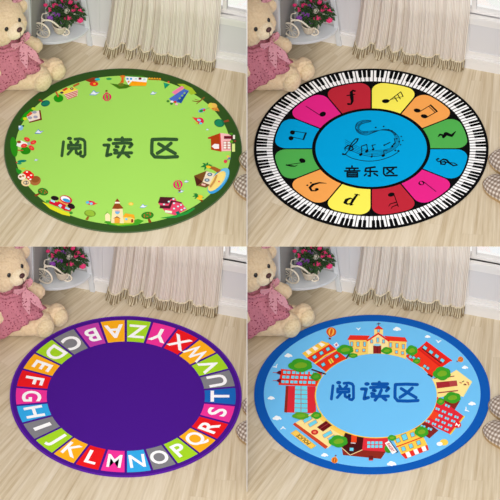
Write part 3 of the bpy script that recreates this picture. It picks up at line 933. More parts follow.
# ================================================================== rug 1 : green
def rug_green():
    r = Rug('round_rug', 'green round rug with a ring of little cartoon houses, upper left room', 123, 150.3, 119, 82.0)
    r.disc('edge_binding', ink((84, 104, 74)), 0, r.rx, -r.th, -0.15)
    r.disc('border', ink((52, 84, 36)), 0, r.rx - .9, -.14, 0.0)
    r.disc('field', ink((165, 221, 98)), 0, r.rx * .908, 0.01, 0.10)
    G = (52, 86, 50)
    character(r, G, 'yue', 56, 132, 16.667, 1.5, 'lettering')
    character(r, G, 'du', 98, 132, 12.5, 1.6, 'lettering')
    character(r, G, 'qu', 145, 132, 12.5, 1.75, 'lettering')
    # --- church with annexe
    p = Pr(r)
    p.poly((70, 160, 40), [(104, 222.5), (108, 219), (118, 221), (130, 221.5), (138, 219), (144, 221), (138, 225), (122, 226.5), (110, 225)])
    p.poly((160, 200, 40), [(110, 223), (130, 222), (134, 224), (118, 225.5)])
    p.poly((252, 232, 180), [(105, 215), (107.5, 212.5), (110, 215), (110.5, 221.5), (105.5, 221)]); p.poly((120, 190, 70), [(104, 216), (107, 211.5), (110.5, 215.5), (107.5, 213)])
    p.poly((250, 228, 178), [(112.5, 209), (122.5, 209), (124, 223.5), (111, 223)])
    p.poly((252, 214, 110), [(124, 217), (134.5, 218.5), (134, 223), (123.5, 223)])
    p.poly((246, 170, 40), [(122.5, 217.5), (125.5, 213.5), (134, 215), (135, 219.5), (130.5, 217)])
    p.poly((145, 72, 30), [(112, 209), (115, 203.5), (119, 203.5), (123.5, 208.5), (118, 209.3)])
    p.poly((252, 240, 220), [(115, 202), (119.5, 202), (120, 203.8), (114.8, 203.8)]); p.poly((150, 60, 30), [(114.8, 202.2), (117.3, 198.8), (120, 202.2)])
    p.circ((120, 180, 225), 117.4, 212.5, 2.3, 2.0); p.circ((235, 170, 160), 117.4, 211.2, 2.8, .6)
    p.poly((150, 92, 40), [(113.2, 219), (117, 216.5), (121, 219.2), (117, 218)]); p.poly((238, 165, 60), [(114.5, 219), (117, 217.8), (119.8, 219), (119.8, 223.5), (114.5, 223.5)])
    p.rect((120, 200, 230), 126.3, 219.6, 2.4, 2); p.rect((140, 50, 30), 132.2, 221.2, 2, 3)
    p.done('church_print')
    m_tree(r, 90, 213.5, 5.5, (150, 190, 60), (150, 100, 40), name='tree_print')
    m_tree(r, 147.5, 215.5, 5.8, (50, 140, 40), (140, 70, 30), (230, 50, 40))
    m_tree(r, 43, 191.8, 5.4, (50, 130, 40), (140, 60, 30), (220, 60, 40))
    p = Pr(r); p.circ((225, 40, 90), 90.5, 203, 5, 2.2, 8); p.poly((235, 60, 60), [(93, 203), (98, 203.4), (94, 205)]); p.circ((90, 200, 230), 87.6, 202.6, 1.8, 1.4); p.circ((120, 215, 240), 91.2, 203.8, 1.6, 1.2); p.done('airship_print')
    p = Pr(r); p.circ((255, 195, 60), 131, 204, 2.6, 1.5); p.circ((255, 225, 120), 131, 204, 1.5, .9); p.done('sun_print')
    m_bird(r, 143.5, 206.3, 3.2)
    # --- pink house bottom right
    p = Pr(r)
    p.poly((40, 150, 60), [(160, 218), (172, 216), (186, 212), (194, 207.5), (195, 209), (188, 214), (176, 217.8), (163, 218.5)])
    p.poly((228, 75, 110), [(158, 203), (168, 197.5), (175.5, 198.5), (176.5, 201), (181, 202), (187, 209.5), (175, 215.5), (166, 213)])
    p.poly((78, 30, 40), [(160, 197), (175, 197.5), (170, 200), (168.5, 204), (158, 203)])
    p.poly((78, 30, 40), [(160, 205.5), (168.5, 206), (171, 200.5), (182, 202.3), (181.5, 203.2), (173, 202), (170, 208.8), (159.5, 208.5)])
    for a, b in ((168.8, 201.8), (173.5, 199.2), (174, 203.5), (164, 204.6), (181, 205.2), (174, 208.8), (178, 206.6), (181.5, 210), (184.5, 208.5)):
        p.circ((190, 240, 245), a, b, 1.05, .85, up=False)
    p.lay += 1; p.rect((225, 240, 210), 168.5, 212, 7, 2.4, 8); p.poly((20, 110, 100), [(175.5, 212.5), (178.5, 211), (180, 213.8), (177, 215)])
    p.done('house_print')
    m_balloon(r, 178, 185, 4.6, (225, 40, 110), (120, 200, 50), -15)
    m_bird(r, 186.5, 181.5, 2.2); m_bird(r, 181, 191.3, 2.6)
    # palm trees
    for (px, py, tx, ty, n) in ((206.5, 166.5, 216, 171, 0), (198.5, 196, 201.5, 200, 1)):
        p = Pr(r)
        if not n: p.line((168, 95, 40), [(209, 167), (214, 168.5), (220.5, 172)], [1.2, 1.8, 2.2])
        else: p.line((110, 60, 30), [(197, 197.5), (202, 201)], [1, 1])
        for a in (15, 75, 130, 190, 250, 320) if not n else (150, 190, 230, 280, 330):
            e = (px + 5.8 * cos(radians(a)), py - 4 * sin(radians(a)))
            p.line((30, 125, 55), [(px, py), ((px + e[0]) / 2, (py + e[1]) / 2 - .6), e], [.5, 1.1, .2])
        p.circ((245, 195, 40), px + 2, py + .5, 2.6, 1.3, 15)
        if n: p.circ((245, 200, 50), px + 1, py + 2.8, 3, 1.3, 15)
        p.done('palm_tree_print')
    # island and hut
    p = Pr(r)
    p.circ((60, 160, 225), 218.5, 181, 15.5, 7.0, -52); p.circ((110, 190, 235), 220.5, 178.5, 12.5, 5.4, -52); p.circ((248, 220, 130), 216.8, 181.3, 12.5, 5.2, -50)
    p.done('island_print')
    p = Pr(r, z=.35)
    p.poly((120, 78, 34), [(194, 176), (206.5, 171), (209, 172.3), (203, 182)]); p.poly((82, 36, 26), [(194, 176), (203, 182), (196.5, 186.5)])
    p.poly((238, 225, 200), [(206.5, 171.5), (215, 174), (209.5, 185), (202.5, 182.5)]); p.poly((130, 80, 50), [(203, 182.5), (210, 185.2), (205.8, 188), (197, 186)])
    p.rect((240, 190, 180), 203.5, 185, 4, 1.8, 15)
    for a, b in ((209.8, 174.8), (207, 180.5)): p.circ((90, 105, 130), a, b, 2.6, 1.7); p.circ((190, 210, 220), a, b, 1.5, .8)
    p.line((205, 150, 80), [(216.5, 176), (214, 182), (210.5, 187)], 1.0)
    p.circ((240, 120, 100), 219, 182, 1, .8); p.done('hut_print')
    p = Pr(r); p.circ((230, 60, 80), 225.5, 161.5, 1.8, 1.8); p.line((150, 100, 120), [(226, 161), (230, 158)], .4); p.circ((235, 190, 90), 228, 156.8, 1.6, 1.4); p.circ((110, 110, 190), 229.2, 158.6, 1.2, 1.1); p.done('flower_print')
    # brown roofed house right
    p = Pr(r)
    p.poly((252, 190, 195), [(220, 133), (231, 134.5), (231, 151), (220, 151.5)])
    p.poly((178, 62, 18), [(210.8, 136.5), (219.5, 133.5), (221, 151.8), (211, 149.8)]); p.poly((215, 60, 50), [(219.2, 133.4), (220.4, 133.4), (221.6, 151.8), (220.4, 151.8)])
    p.poly((190, 50, 40), [(208, 137.4), (211, 136.8), (211, 139), (208, 139)])
    p.poly((250, 240, 246), [(211.5, 146.5), (214.5, 144), (219, 144.5), (219, 149), (214.5, 149)])
    p.rect((110, 20, 40), 228.5, 137.6, 9, 2.8); p.rect((200, 90, 80), 227, 145.5, 7.4, 8)
    for a in (225, 228.9):
        for b in (143, 145.6, 148): p.rect((252, 244, 240), a, b, 2.8, 1.9, up=False)
    p.lay += 1; p.rect((225, 240, 150), 233.5, 148, 3, 8); p.rect((245, 240, 230), 234, 137.3, 2, 4)
    p.circ((80, 150, 40), 231, 134.3, 2, 1.2); p.circ((110, 170, 40), 231.3, 142, 1.6, 1.5); p.circ((140, 60, 50), 235, 141.5, 1.2, 1)
    p.done('house_print')
    m_bird(r, 207.5, 129.6, 1.4)
    m_tree(r, 219.3, 123.2, 5.6, (30, 135, 95), (150, 70, 40), tl=1.2)
    p = Pr(r); p.circ((225, 35, 80), 200, 121, 4, 3.4, 20); p.poly((230, 60, 60), [(192, 117), (199, 118.5), (195.5, 121)]); p.poly((190, 210, 60), [(194, 123), (198, 122), (197.5, 125)]); p.circ((120, 220, 240), 199, 120.3, 2, 1.2, 20); p.circ((90, 210, 235), 200.8, 123.5, 1.5, 1); p.done('airship_print')
    p = Pr(r); p.circ((140, 160, 220), 202, 110.5, 3.8, 1.9, -20); p.circ((30, 150, 60), 201.3, 111, 2, 1.3, -20); p.circ((230, 30, 40), 204.2, 110.2, 1.2, 1.1); p.line((120, 180, 100), [(205.5, 109.5), (210, 107.8)], .25); p.done('rocket_print')
    p = Pr(r); p.circ((225, 210, 80), 211.5, 106, 3.6, 3.0, 20); p.poly((222, 150, 60), [(211, 108), (217.5, 107.5), (219.5, 111.5), (213, 110.5)]); p.circ((235, 190, 90), 214.5, 105.5, 3, 2, 30)
    for a, b in ((213, 108.8), (216, 109.5), (218, 110.6)): p.circ((205, 110, 50), a, b, .7, .6, up=False)
    p.done('haystack_print')
    p = Pr(r); p.line((130, 90, 40), [(204, 97.8), (199, 102), (192.5, 101)], [.8, .6, .3]); p.line((130, 90, 40), [(201, 100.5), (196.5, 104)], .35); p.line((140, 100, 50), [(200, 101), (195, 99.3)], .3); p.done('bare_tree_print')
    # blue and pink house
    p = Pr(r)
    p.poly((165, 195, 50), [(177, 84), (184, 84), (192, 88), (196.5, 93.5), (191, 95), (186, 90)])
    p.poly((238, 130, 175), [(171.5, 92.5), (179, 87.5), (182, 86), (184.5, 88), (175, 95)])
    p.poly((75, 110, 205), [(168.8, 99), (184, 89), (189, 91), (181, 103.3), (172, 101.5)]); p.poly((30, 75, 160), [(177, 101), (188.5, 90.8), (181.2, 103.5)])
    for a, b in ((179.7, 98.5), (182.2, 95.8), (184.5, 93.4)): p.rect((150, 190, 90), a, b, 1.8, 1.6, -35)
    for a, b, c in ((168, 101.5, (60, 130, 50)), (172, 102, (245, 235, 240)), (175, 102.3, (215, 60, 60)), (176.5, 104.6, (240, 190, 200)), (171.5, 104, (60, 130, 60))): p.circ(c, a, b, 1.5, 1.1)
    p.done('house_print')
    p = Pr(r); p.poly((20, 140, 100), [(163.5, 82.5), (170, 84.5), (164.8, 89)]); p.poly((30, 160, 130), [(164, 83), (167, 84), (165, 87)]); p.circ((220, 80, 50), 168.5, 82.2, 1); p.done('fir_tree_print')
    # white and orange house on the top
    p = Pr(r)
    p.poly((60, 130, 30), [(120, 75.5), (130, 75.2), (143, 75.8), (145, 77), (126, 77)])
    p.poly((248, 250, 255), [(125.5, 76.5), (147.5, 78), (146.5, 82.5), (131, 82), (128.5, 85), (125.5, 80)])
    p.poly((255, 165, 20), [(132, 81.2), (147, 82.5), (146, 86), (129, 86)])
    for a in (127.5, 131): p.rect((60, 160, 230), a, 79, 2.2, 1.8)
    p.rect((110, 30, 50), 140, 78.8, 2.8, 2.2); p.rect((190, 230, 230), 136, 79, 2.4, 1.4); p.rect((190, 235, 230), 144.5, 79.5, 2.4, 1.4); p.circ((230, 130, 70), 128.5, 82, 1, .9)
    p.done('house_print')
    p = Pr(r)
    for i in range(5): p.circ((245, 165, 40), 149.5 + i * 2.6, 78.8 + .15 * i, 1.1, 1.3, up=False)
    p.line((230, 150, 40), [(148, 79.4), (160.5, 79.9)], .4); p.done('fence_print')
    p = Pr(r); p.poly((70, 120, 25), [(110, 83.5), (118, 84.5), (124, 84), (132, 86), (126, 88.5), (119, 89)]); p.circ((110, 130, 40), 121, 84.8, 3, 1.8); p.line((225, 110, 40), [(122.5, 76.5), (122.7, 82)], 1.2); p.circ((230, 120, 40), 122.7, 76.6, 2.6, 1.2); p.line((215, 90, 30), [(121.6, 81), (120.6, 83.2)], .5); p.done('giraffe_print')
    p = Pr(r); p.circ((60, 165, 90), 109, 79, 2.8, 1.2); p.done('bush_print')
    m_bird(r, 153.5, 93.2, 2.8); m_bird(r, 94.5, 93.2, 4.2)
    m_balloon(r, 107, 96.8, 4.2, (225, 30, 100), (110, 200, 50), 175)
    p = Pr(r); p.poly((150, 60, 30), [(85, 80.5), (93, 77.5), (99, 78), (98, 81), (90, 82.5)]); p.circ((230, 50, 40), 94, 84, 4.4, 2.4); p.circ((245, 190, 40), 94.5, 84, 1.3, 1); p.circ((30, 190, 200), 97.5, 79.5, 2.6, 1.3); p.done('snail_print')
    # yellow car-like house with striped front
    p = Pr(r)
    p.poly((250, 222, 80), [(57, 92.5), (63, 89.5), (73, 87), (78, 90), (64, 94.5)]); p.poly((245, 225, 215), [(64, 94.5), (78, 90), (77.5, 96), (68, 99.8)])
    for i in range(4): p.line((205, 70, 60), [(64.5 + i * 1, 95.2 + i * 1.4), (78 - i * .3, 91 + i * 1.6)], .42, cap=False)
    p.poly((215, 60, 50), [(62, 90), (66.5, 87.5), (68, 89), (64, 91.4)]); p.circ((60, 60, 80), 61.8, 92.8, 1.7, 1.1); p.circ((60, 60, 80), 71.8, 88.9, 1.7, 1.2); p.circ((240, 210, 130), 71.8, 88.9, .8, .5)
    p.line((190, 100, 50), [(74, 86.2), (78.5, 84)], 1.0); p.done('house_print')
    p = Pr(r); p.circ((35, 150, 20), 58.5, 98.5, 4.9, 3.9); p.line((200, 90, 50), [(56.2, 92.5), (58.2, 96.5)], .8); p.done('tree_print')
    m_tree(r, 45.5, 103.5, 4.6, (25, 130, 100), (160, 60, 40), dark=(20, 80, 95))
    # white house left
    p = Pr(r)
    p.poly((30, 160, 20), [(20, 120), (24, 114), (31, 108.5), (34, 110), (28, 116), (23, 121)])
    p.poly((245, 228, 215), [(26.5, 117), (31, 112), (40, 110.5), (41.5, 119.5), (30, 122.5)]); p.poly((120, 20, 20), [(39, 110.3), (40.5, 110.3), (42, 120), (29.5, 123), (28.8, 122), (40.2, 118.8)])
    p.poly((215, 100, 60), [(26.5, 115.5), (31, 111.5), (32.5, 114), (28, 116.8)])
    for a, b in ((30, 118), (35.5, 117.2), (34.5, 112.4)): p.circ((165, 165, 190), a, b, 2.2, 1.4)
    p.circ((215, 225, 40), 25, 119, 2.2, 1.6); p.circ((190, 225, 50), 33.5, 109, 2, 1.4); p.done('house_print')
    p = Pr(r); p.circ((140, 190, 235), 20.8, 128, 2.2, 2.6, 30); p.circ((30, 100, 60), 23.3, 126, 1, .9); p.circ((230, 245, 255), 19.5, 126.8, 1, 1); p.done('teapot_print')
    m_bird(r, 39, 132, 3.6, edge=(70, 110, 210))
    # windmill
    p = Pr(r)
    p.circ((45, 145, 25), 14, 147, 10, 3.6, 82); p.circ((40, 140, 20), 25.5, 150.8, 5.2, 3.8); p.line((190, 90, 50), [(18, 150.5), (23, 150.6)], .5)
    p.poly((248, 246, 245), [(17, 143), (21, 140.5), (28, 143.5), (27, 146), (20, 147.5), (16.5, 146)]); p.circ((150, 60, 20), 19, 142.2, 2.2, 1.2)
    for a, b, g in ((27, 139.6, 25), (33.3, 142.6, -20), (24, 146, -10), (31.5, 148.2, 40)): p.circ((235, 50, 55), a, b, 3.2, 2.0, g); p.circ((245, 110, 90), a, b, 1.2, .8, g)
    p.circ((160, 190, 200), 29, 144, 1.6, 1.4); p.done('windmill_print')
    p = Pr(r); p.circ((10, 130, 110), 22, 161.2, 4.6, 1.3, -5); p.circ((40, 150, 110), 19.3, 163.5, 2.4, 1.1); p.circ((220, 60, 50), 16.6, 162.6, .8, .8); p.done('bush_print')
    p = Pr(r); p.circ((200, 210, 50), 23, 168.7, 2.6, .9); p.done('bush_print')
    m_bird(r, 36.3, 160, 1.8)
    # mushroom house
    p = Pr(r)
    p.poly((40, 150, 40), [(16, 168), (22, 171), (20, 175), (16.5, 172)]); p.circ((175, 110, 60), 35.3, 180.8, 5.6, 4.8, -15); p.circ((150, 85, 40), 35.6, 179.5, 4.2, 3.2, -15)
    p.poly((235, 30, 30), [(22.5, 173), (26, 170.3), (30, 171), (34, 174.5), (33.5, 178), (29, 180.5), (26, 178)])
    for a, b in ((27, 172.2), (31.2, 175.4), (28.4, 177.5), (30.3, 179.5)): p.circ((255, 240, 235), a, b, 1.1, .8, up=False)
    p.lay += 1; p.circ((248, 235, 215), 22, 177, 4, 3.2); p.circ((150, 75, 30), 20.3, 177, 1.3, 1); p.circ((190, 120, 60), 23.2, 176.2, 1.2, 1)
    p.circ((242, 215, 160), 25.8, 183, 4.6, 3.6, 10); p.circ((110, 100, 100), 26, 183, 2.7, 2, 0); p.circ((235, 215, 180), 25, 183, 1, 1.2); p.circ((225, 205, 170), 27.4, 183, .8, 1)
    p.done('mushroom_house_print')
    # red school
    p = Pr(r)
    p.poly((222, 222, 40), [(42, 201.8), (48, 204), (60, 209.5), (70, 213.5), (70, 216.3), (62, 214.5), (50, 209)]); p.poly((60, 160, 60), [(46, 200.5), (50, 200.3), (50, 203), (46, 202.5)]); p.circ((60, 150, 50), 71, 213, 1.8, 1.4)
    p.circ((40, 22, 30), 54.8, 198.3, 4, 2.2, 10); p.circ((40, 22, 30), 71.2, 206.4, 4, 2.6, 25)
    p.poly((215, 25, 55), [(50, 200), (58, 202.5), (56, 206.5), (48.8, 203.5)]); p.poly((215, 25, 55), [(64.5, 206), (72, 209.5), (70, 212), (63.5, 210.5)])
    p.poly((210, 25, 50), [(55.5, 206), (59, 200), (67, 203.5), (64, 210)]); p.poly((235, 165, 90), [(58, 201.5), (59.5, 199.8), (68.5, 204.5), (67, 205.8)])
    p.circ((212, 25, 55), 66, 199.8, 6.4, 3.9, 18); p.circ((250, 250, 255), 65.4, 199.4, 4.9, 2.7, 18); p.circ((50, 160, 220), 66.5, 200.8, 4, 1.7, 18)
    p.poly((180, 220, 240), [(58, 206), (60, 204.3), (62.3, 205.8), (60.5, 208.3)]); p.rect((170, 220, 245), 52.8, 201.6, 4.6, 1.8, 22); p.rect((170, 220, 245), 67.5, 208.9, 4.8, 1.8, 22)
    p.done('school_print')

# ================================================================== rug 2 : piano
def rug_piano():
    r = Rug('round_rug', 'round rug with black and white piano key rim and coloured music note segments', 371.2 - 249.2, 148.8, 117.3, 80.2)
    K = (10, 10, 12); W = (248, 248, 250)
    r.disc('backing', ink(K), 0, r.rx, -r.th, 0)
    P2 = lambda a, b: (a, b)
    pol = lambda rad, ang: (rad * cos(ang), rad * sin(ang))
    p = Pr(r, z=.02, T=P2); n = 154; st = 2 * pi / n; r0, r1 = .842 * r.rx, .978 * r.rx
    for i in range(n):
        a0 = i * st + .12 * st; a1 = (i + 1) * st - .12 * st
        p.poly(W, [pol(r0, a0), pol(r0, a1), pol(r1, a1), pol(r1, a0)], up=False)
    p.z += .05
    for i in range(n):
        if i % 7 in (2, 6): continue
        a = (i + 1) * st
        p.poly(K, [pol(r0 + .36 * (r1 - r0), a - .36 * st), pol(r0 + .36 * (r1 - r0), a + .36 * st), pol(r1 + .3, a + .39 * st), pol(r1 + .3, a - .39 * st)], up=False)
    p.done('piano_keys')
    C = [(80, 172, 80), (243, 164, 84), (247, 236, 90), (186, 40, 56), (226, 38, 136), (0, 160, 220), (80, 172, 80), (243, 164, 84), (247, 236, 90), (186, 40, 56), (226, 38, 136), (0, 160, 220)]
    ri, ro, cr, g = .505 * r.rx, .826 * r.rx, 11.0, 0.8
    segs = []
    for i in range(12):
        A0, A1 = radians(30 * i), radians(30 * i + 30)
        d0, d1 = g / ri, g / ro
        pts = [pol(ri, A0 + d0 + (A1 - A0 - 2 * d0) * k / 8) for k in range(9)]
        # outer corners rounded
        def corner(A, s):
            c = pol(ro - cr, A + s * (cr + g) / (ro - cr))
            return c
        cA = corner(A1, -1); cB = corner(A0, 1)
        for k in range(7):
            a = A1 + pi / 2 - (pi / 2 + s_ang(cr, g, ro)) * k / 6
            pts.append((cA[0] + cr * cos(a), cA[1] + cr * sin(a)))
        aA = atan2(cA[1], cA[0]); aB = atan2(cB[1], cB[0])
        if aA < aB: aA += 2 * pi
        for k in range(1, 8): pts.append(pol(ro, aA + (aB - aA) * k / 8))
        for k in range(7):
            a = A0 + s_ang(cr, g, ro) - (pi / 2 + s_ang(cr, g, ro)) * k / 6
            pts.append((cB[0] + cr * cos(a), cB[1] + cr * sin(a)))
        p = Pr(r, z=.06, T=P2); p.poly(C[i], pts); segs.append(p.done('colour_segment'))
    # symbols: local frame, up = outward
    def sym(i, fn):
        a = radians(30 * i + 15); R0 = .665 * r.rx
        T = lambda u, v: (R0 * cos(a) + (u * sin(a) + v * cos(a)), R0 * sin(a) + (-u * cos(a) + v * sin(a)))
        p = Pr(r, z=.16, T=T); fn(p); p.done('music_note', segs[i])
    def head(p, x, y, s=3.1): p.circ(K, x, y, s * 1.15, s * .9, 20)
    def rest(p): p.line(K, [(-2.5, 10), (2.5, 4.5), (-2, 0), (2.8, -4), (-.5, -3.6), (-2.2, -6), (.5, -9)], [.5, 1.7, 2.3, 1.2, 1.2, 1.3, .3])
    def beam(p):
        head(p, -7, -6); head(p, 4, -7)
        p.line(K, [(-4, -5.5), (-3, 9)], .45); p.line(K, [(7, -6), (8, 7)], .45); p.line(K, [(-3, 9), (8, 7)], .9); p.line(K, [(-3.2, 6.5), (7.8, 4.6)], .4)
    def flags(p):
        head(p, -4, -7, 3.3); p.line(K, [(-1, -6), (7, 10)], .45)
        for k in (0, 1, 2): p.line(K, [(7 - k * 2.2, 10 - k * 4.2), (11 - k * 1.8, 4 - k * 4.2)], .5)
        p.line(K, [(1, -3), (11, 4)], .35)
    def forte(p):
        p.line(K, [(-5, -9), (-2.5, -10), (-.3, -6), (.8, 0), (2.2, 7), (4.5, 9.5), (5.8, 7.8)], [1.5, .8, 1.4, 1.9, 1.5, .7, 1.3]); p.line(K, [(-3.2, 3.2), (4.6, 3.2)], .7)
    def quarter(p): head(p, 1.5, -8, 3.3); p.line(K, [(-1.6, -7), (-2.2, 12)], .4)
    def beam2(p): head(p, -6, -8.6 + 12, 2.7); head(p, 2.5, 4.2, 2.7); p.line(K, [(-4.0, 3.8), (-4.6, -9)], .4); p.line(K, [(4.8, 4), (5.2, -9)], .4); p.line(K, [(-4.6, -9), (5.2, -9)], .9)
    def eighth(p): head(p, 1, -7, 3.2); p.line(K, [(-1.8, -6), (-1.2, 10)], .45); p.line(K, [(-1.2, 10), (-3.8, 5.5), (-5.2, 2.2), (-4, -.5)], [.9, 1.1, .6, .3])
    def bass(p):
        p.circ(K, -3.6, 2.5, 2.0); p.line(K, [(-3.8, 1.4), (-4.6, 4.5), (-1.2, 7.6), (3.2, 5.6), (4, 0), (1.5, -6), (-4, -10.5)], [.5, .7, 1, 1.3, 1.5, 1, .3]); p.circ(K, 7.3, 5, 1.1); p.circ(K, 7.3, 0, 1.1)
    def piano(p):
        p.line(K, [(-3.5, 6), (-1.3, 6.5), (-1.8, 0), (-3.8, -9.5)], [.6, 1.2, 1.5, 1.2]); p.line(K, [(-6.2, -9.5), (-1.4, -9.5)], .6)
        p.line(K, [(-1.3, 4.2), (2, 6.6), (4.8, 5), (4.4, .6), (1.6, -2.6), (-1.4, -2)], [.5, .9, 1.7, 1.8, 1.0, .5])
    def sixteen(p): head(p, -2, -8, 3.1); p.line(K, [(-4.7, -7), (-4.2, 11)], .45); p.line(K, [(-4.2, 4), (2.5, 5), (5, 8)], [.7, .5, .3]); p.line(K, [(-4.2, 8), (1.5, 9.5), (3.5, 12)], [.7, .5, .3])
    def half(p): p.circ(K, 0, -7, 3.3, 3.0, 20); p.circ(C[10], 0, -7, 1.5, 2.3, -20); p.line(K, [(-2.8, -6), (-1.5, 12)], .4)
    def clef(p):
        p.line(K, [(-3.2, -9.5), (-1.2, -11), (.9, -8.2), (-.2, 0), (-1.2, 7.5), (.8, 11.5), (2.8, 8), (.2, 3), (-3.6, -.8), (-4, -4.2), (-.6, -6.6), (3.6, -4.6), (3.2, -1.2), (0, -.4), (-1.6, -2.8), (-.2, -4.4)],
               [1.2, .5, .6, .6, .6, .6, .9, 1, 1.1, 1, .8, 1, .9, .6, .5, .3])
    for i, fn in enumerate((rest, beam, flags, forte, quarter, beam2, eighth, bass, piano, sixteen, half, clef)): sym(i, fn)
    ctr = r.disc('centre_disc', ink((0, 160, 220)), 0, .475 * r.rx, .06, .12)
    ox = -249.2
    for k in ('yin', 'le', 'qu2'): character(r, (8, 22, 34), k, 340 + ox, 160, 8.333, .85, 'lettering', z=.2)
    # the music swirl; close-up (336,115) at 6.667
    def X(q): return (336 + ox + q[0] / 6.667, 115 + q[1] / 6.667)
    def spl(pts, n=6):
        P = [Vector(q) for q in pts]; out = []
        for i in range(len(P) - 1):
            a, b, c, d = P[max(i - 1, 0)], P[i], P[i + 1], P[min(i + 2, len(P) - 1)]
            for k in range(n):
                t = k / n
                out.append(0.5 * ((2 * b) + (c - a) * t + (2 * a - 5 * b + 4 * c - d) * t * t + (3 * b - a - 3 * c + d) * t ** 3))
        out.append(P[-1]); return [X((v.x, v.y)) for v in out]
    p = Pr(r, z=.2); D = (10, 60, 90)
    for k in range(5):
        o = k * 6
        p.line(D, spl([(235, 38 + o * .3), (185, 36 + o * .9), (140, 55 + o * .8), (130 + o * .3, 90 + o * .2), (150 + o, 120 - o * .1), (200, 135 - o), (250, 118 - o * .5), (310, 98 + o * .2), (365, 102 + o * .4), (410 - o * .8, 135 + o * .3), (425 - o * 1.3, 175), (405 - o, 215 - o * .6), (350, 250 - o), (280, 275 - o * 1.6), (200, 272 - o * 1.7), (130, 250 - o * 1.9), (60, 220 - o * 2.3)]), .17 if k else .28, cap=False)
    p.line(K, spl([(60, 262), (110, 290), (200, 308), (290, 302), (370, 275), (425, 240)]), .32, cap=False)
    for w_, pts_ in ((.5, ((230, 40), (175, 48), (145, 85), (165, 118), (215, 118))), (.45, ((220, 48), (172, 60), (152, 88), (172, 110), (215, 110)))): p.line((6, 92, 132), spl(pts_), w_, cap=False)
    p.done('stave_swirl', ctr)
    p = Pr(r, z=.42)
    p.line(K, [X(q) for q in ((45, 262), (60, 266), (78, 245), (100, 215), (140, 178), (148, 160), (130, 162), (105, 190), (85, 225), (95, 240), (115, 232), (108, 212), (80, 205), (58, 222), (62, 240))], [.9, .5, .4, .4, .5, .6, .5, .5, .5, .5, .6, .6, .6, .5, .3])
    p.done('treble_clef', ctr)
    STEM = {0: [(172, 262), (170, 210), (205, 198), (211, 240)], 2: [(252, 230), (240, 204), (262, 200)], 3: [(240, 278), (240, 262)], 4: [(322, 270), (318, 240), (342, 236)],
            5: [(320, 205), (360, 184)], 6: [(370, 210), (395, 190), (390, 160)]}
    for k, (a, b, s) in enumerate(((165, 265, 1.8), (205, 243, 1.7), (247, 232, 1.3), (238, 280, 1.1), (315, 272, 1.8), (322, 203, 1.0), (375, 212, 1.2), (395, 238, 1), (415, 240, 1), (445, 172, .8), (430, 200, .8), (435, 145, .8),
                         (265, 85, .9), (318, 78, .9), (372, 108, .9), (350, 100, .9), (395, 130, .9), (405, 160, .9), (420, 180, .9), (385, 195, .9))):
        p = Pr(r, z=.42); p.circ(K, *X((a, b)), s, s * .72, -20, up=False)
        if k in STEM: p.line(K, [X(q) for q in STEM[k]], .4)
        p.done('music_note', ctr)

def s_ang(cr, g, ro): return math.asin((cr + g) / (ro - cr))

# ================================================================== rug 3 : alphabet
def rug_abc():
    r = Rug('round_rug', 'purple round rug ringed with alphabet letters on bright tiles', 125.8 - 2.5, 396.3 - 246, 116.0, 80.3)
    PU = (72, 24, 138)
    r.disc('border', ink((92, 34, 160)), 0, r.rx, -r.th, 0)
    r.disc('field', ink(PU), 0, r.rx * .985, 0.01, 0.06)
    bl, gy, gn, og, rd, pk, b2, mg = (52, 168, 232), (128, 128, 134), (164, 214, 40), (250, 176, 30), (232, 28, 34), (236, 52, 152), (28, 102, 186), (192, 62, 168)
    seq = {'N': bl, 'O': gy, 'P': gn, 'Q': og, 'R': rd, 'S': pk, 'T': b2, 'U': gy, 'V': gn, 'W': og, 'X': rd, 'Y': pk, 'Z': gn,
           'A': og, 'B': mg, 'C': gy, 'D': gn, 'E': og, 'F': rd, 'G': pk, 'H': bl, 'I': gy, 'J': gn, 'K': og, 'L': rd, 'M': pk}
    order = 'NOPQRSTUVWXYZABCDEFGHIJKLM'; st = 2 * pi / 26
    for i, ch in enumerate(order):
        a = -pi / 2 + st * (i + .5); ri, ro, g = .682 * r.rx, .948 * r.rx, 1.25
        pt = lambda R_, an: (R_ * cos(an), R_ * sin(an))
        pts = [pt(ri, a - st / 2 + g / ri + (st - 2 * g / ri) * k / 6) for k in range(7)] + [pt(ro, a + st / 2 - g / ro - (st - 2 * g / ro) * k / 6) for k in range(7)]
        p = Pr(r, z=.12, T=lambda x, y: (x, y)); p.poly(seq[ch], pts); tl = p.done('letter_tile')
        R0 = .812 * r.rx
        T = lambda u, v: (R0 * cos(a) + (-u * sin(a) - v * cos(a)), R0 * sin(a) + (u * cos(a) - v * sin(a)))
        p = Pr(r, z=.2, T=T); p.text((250, 250, 252), ch, 26.0, T, off=.42 if ch in 'MWNKX' else .55, sx={'I': 1.3, 'M': .82, 'W': .78, 'O': .9, 'Q': .88, 'N': .92, 'G': .9}.get(ch, 1.0))
        p.done('letter', tl)

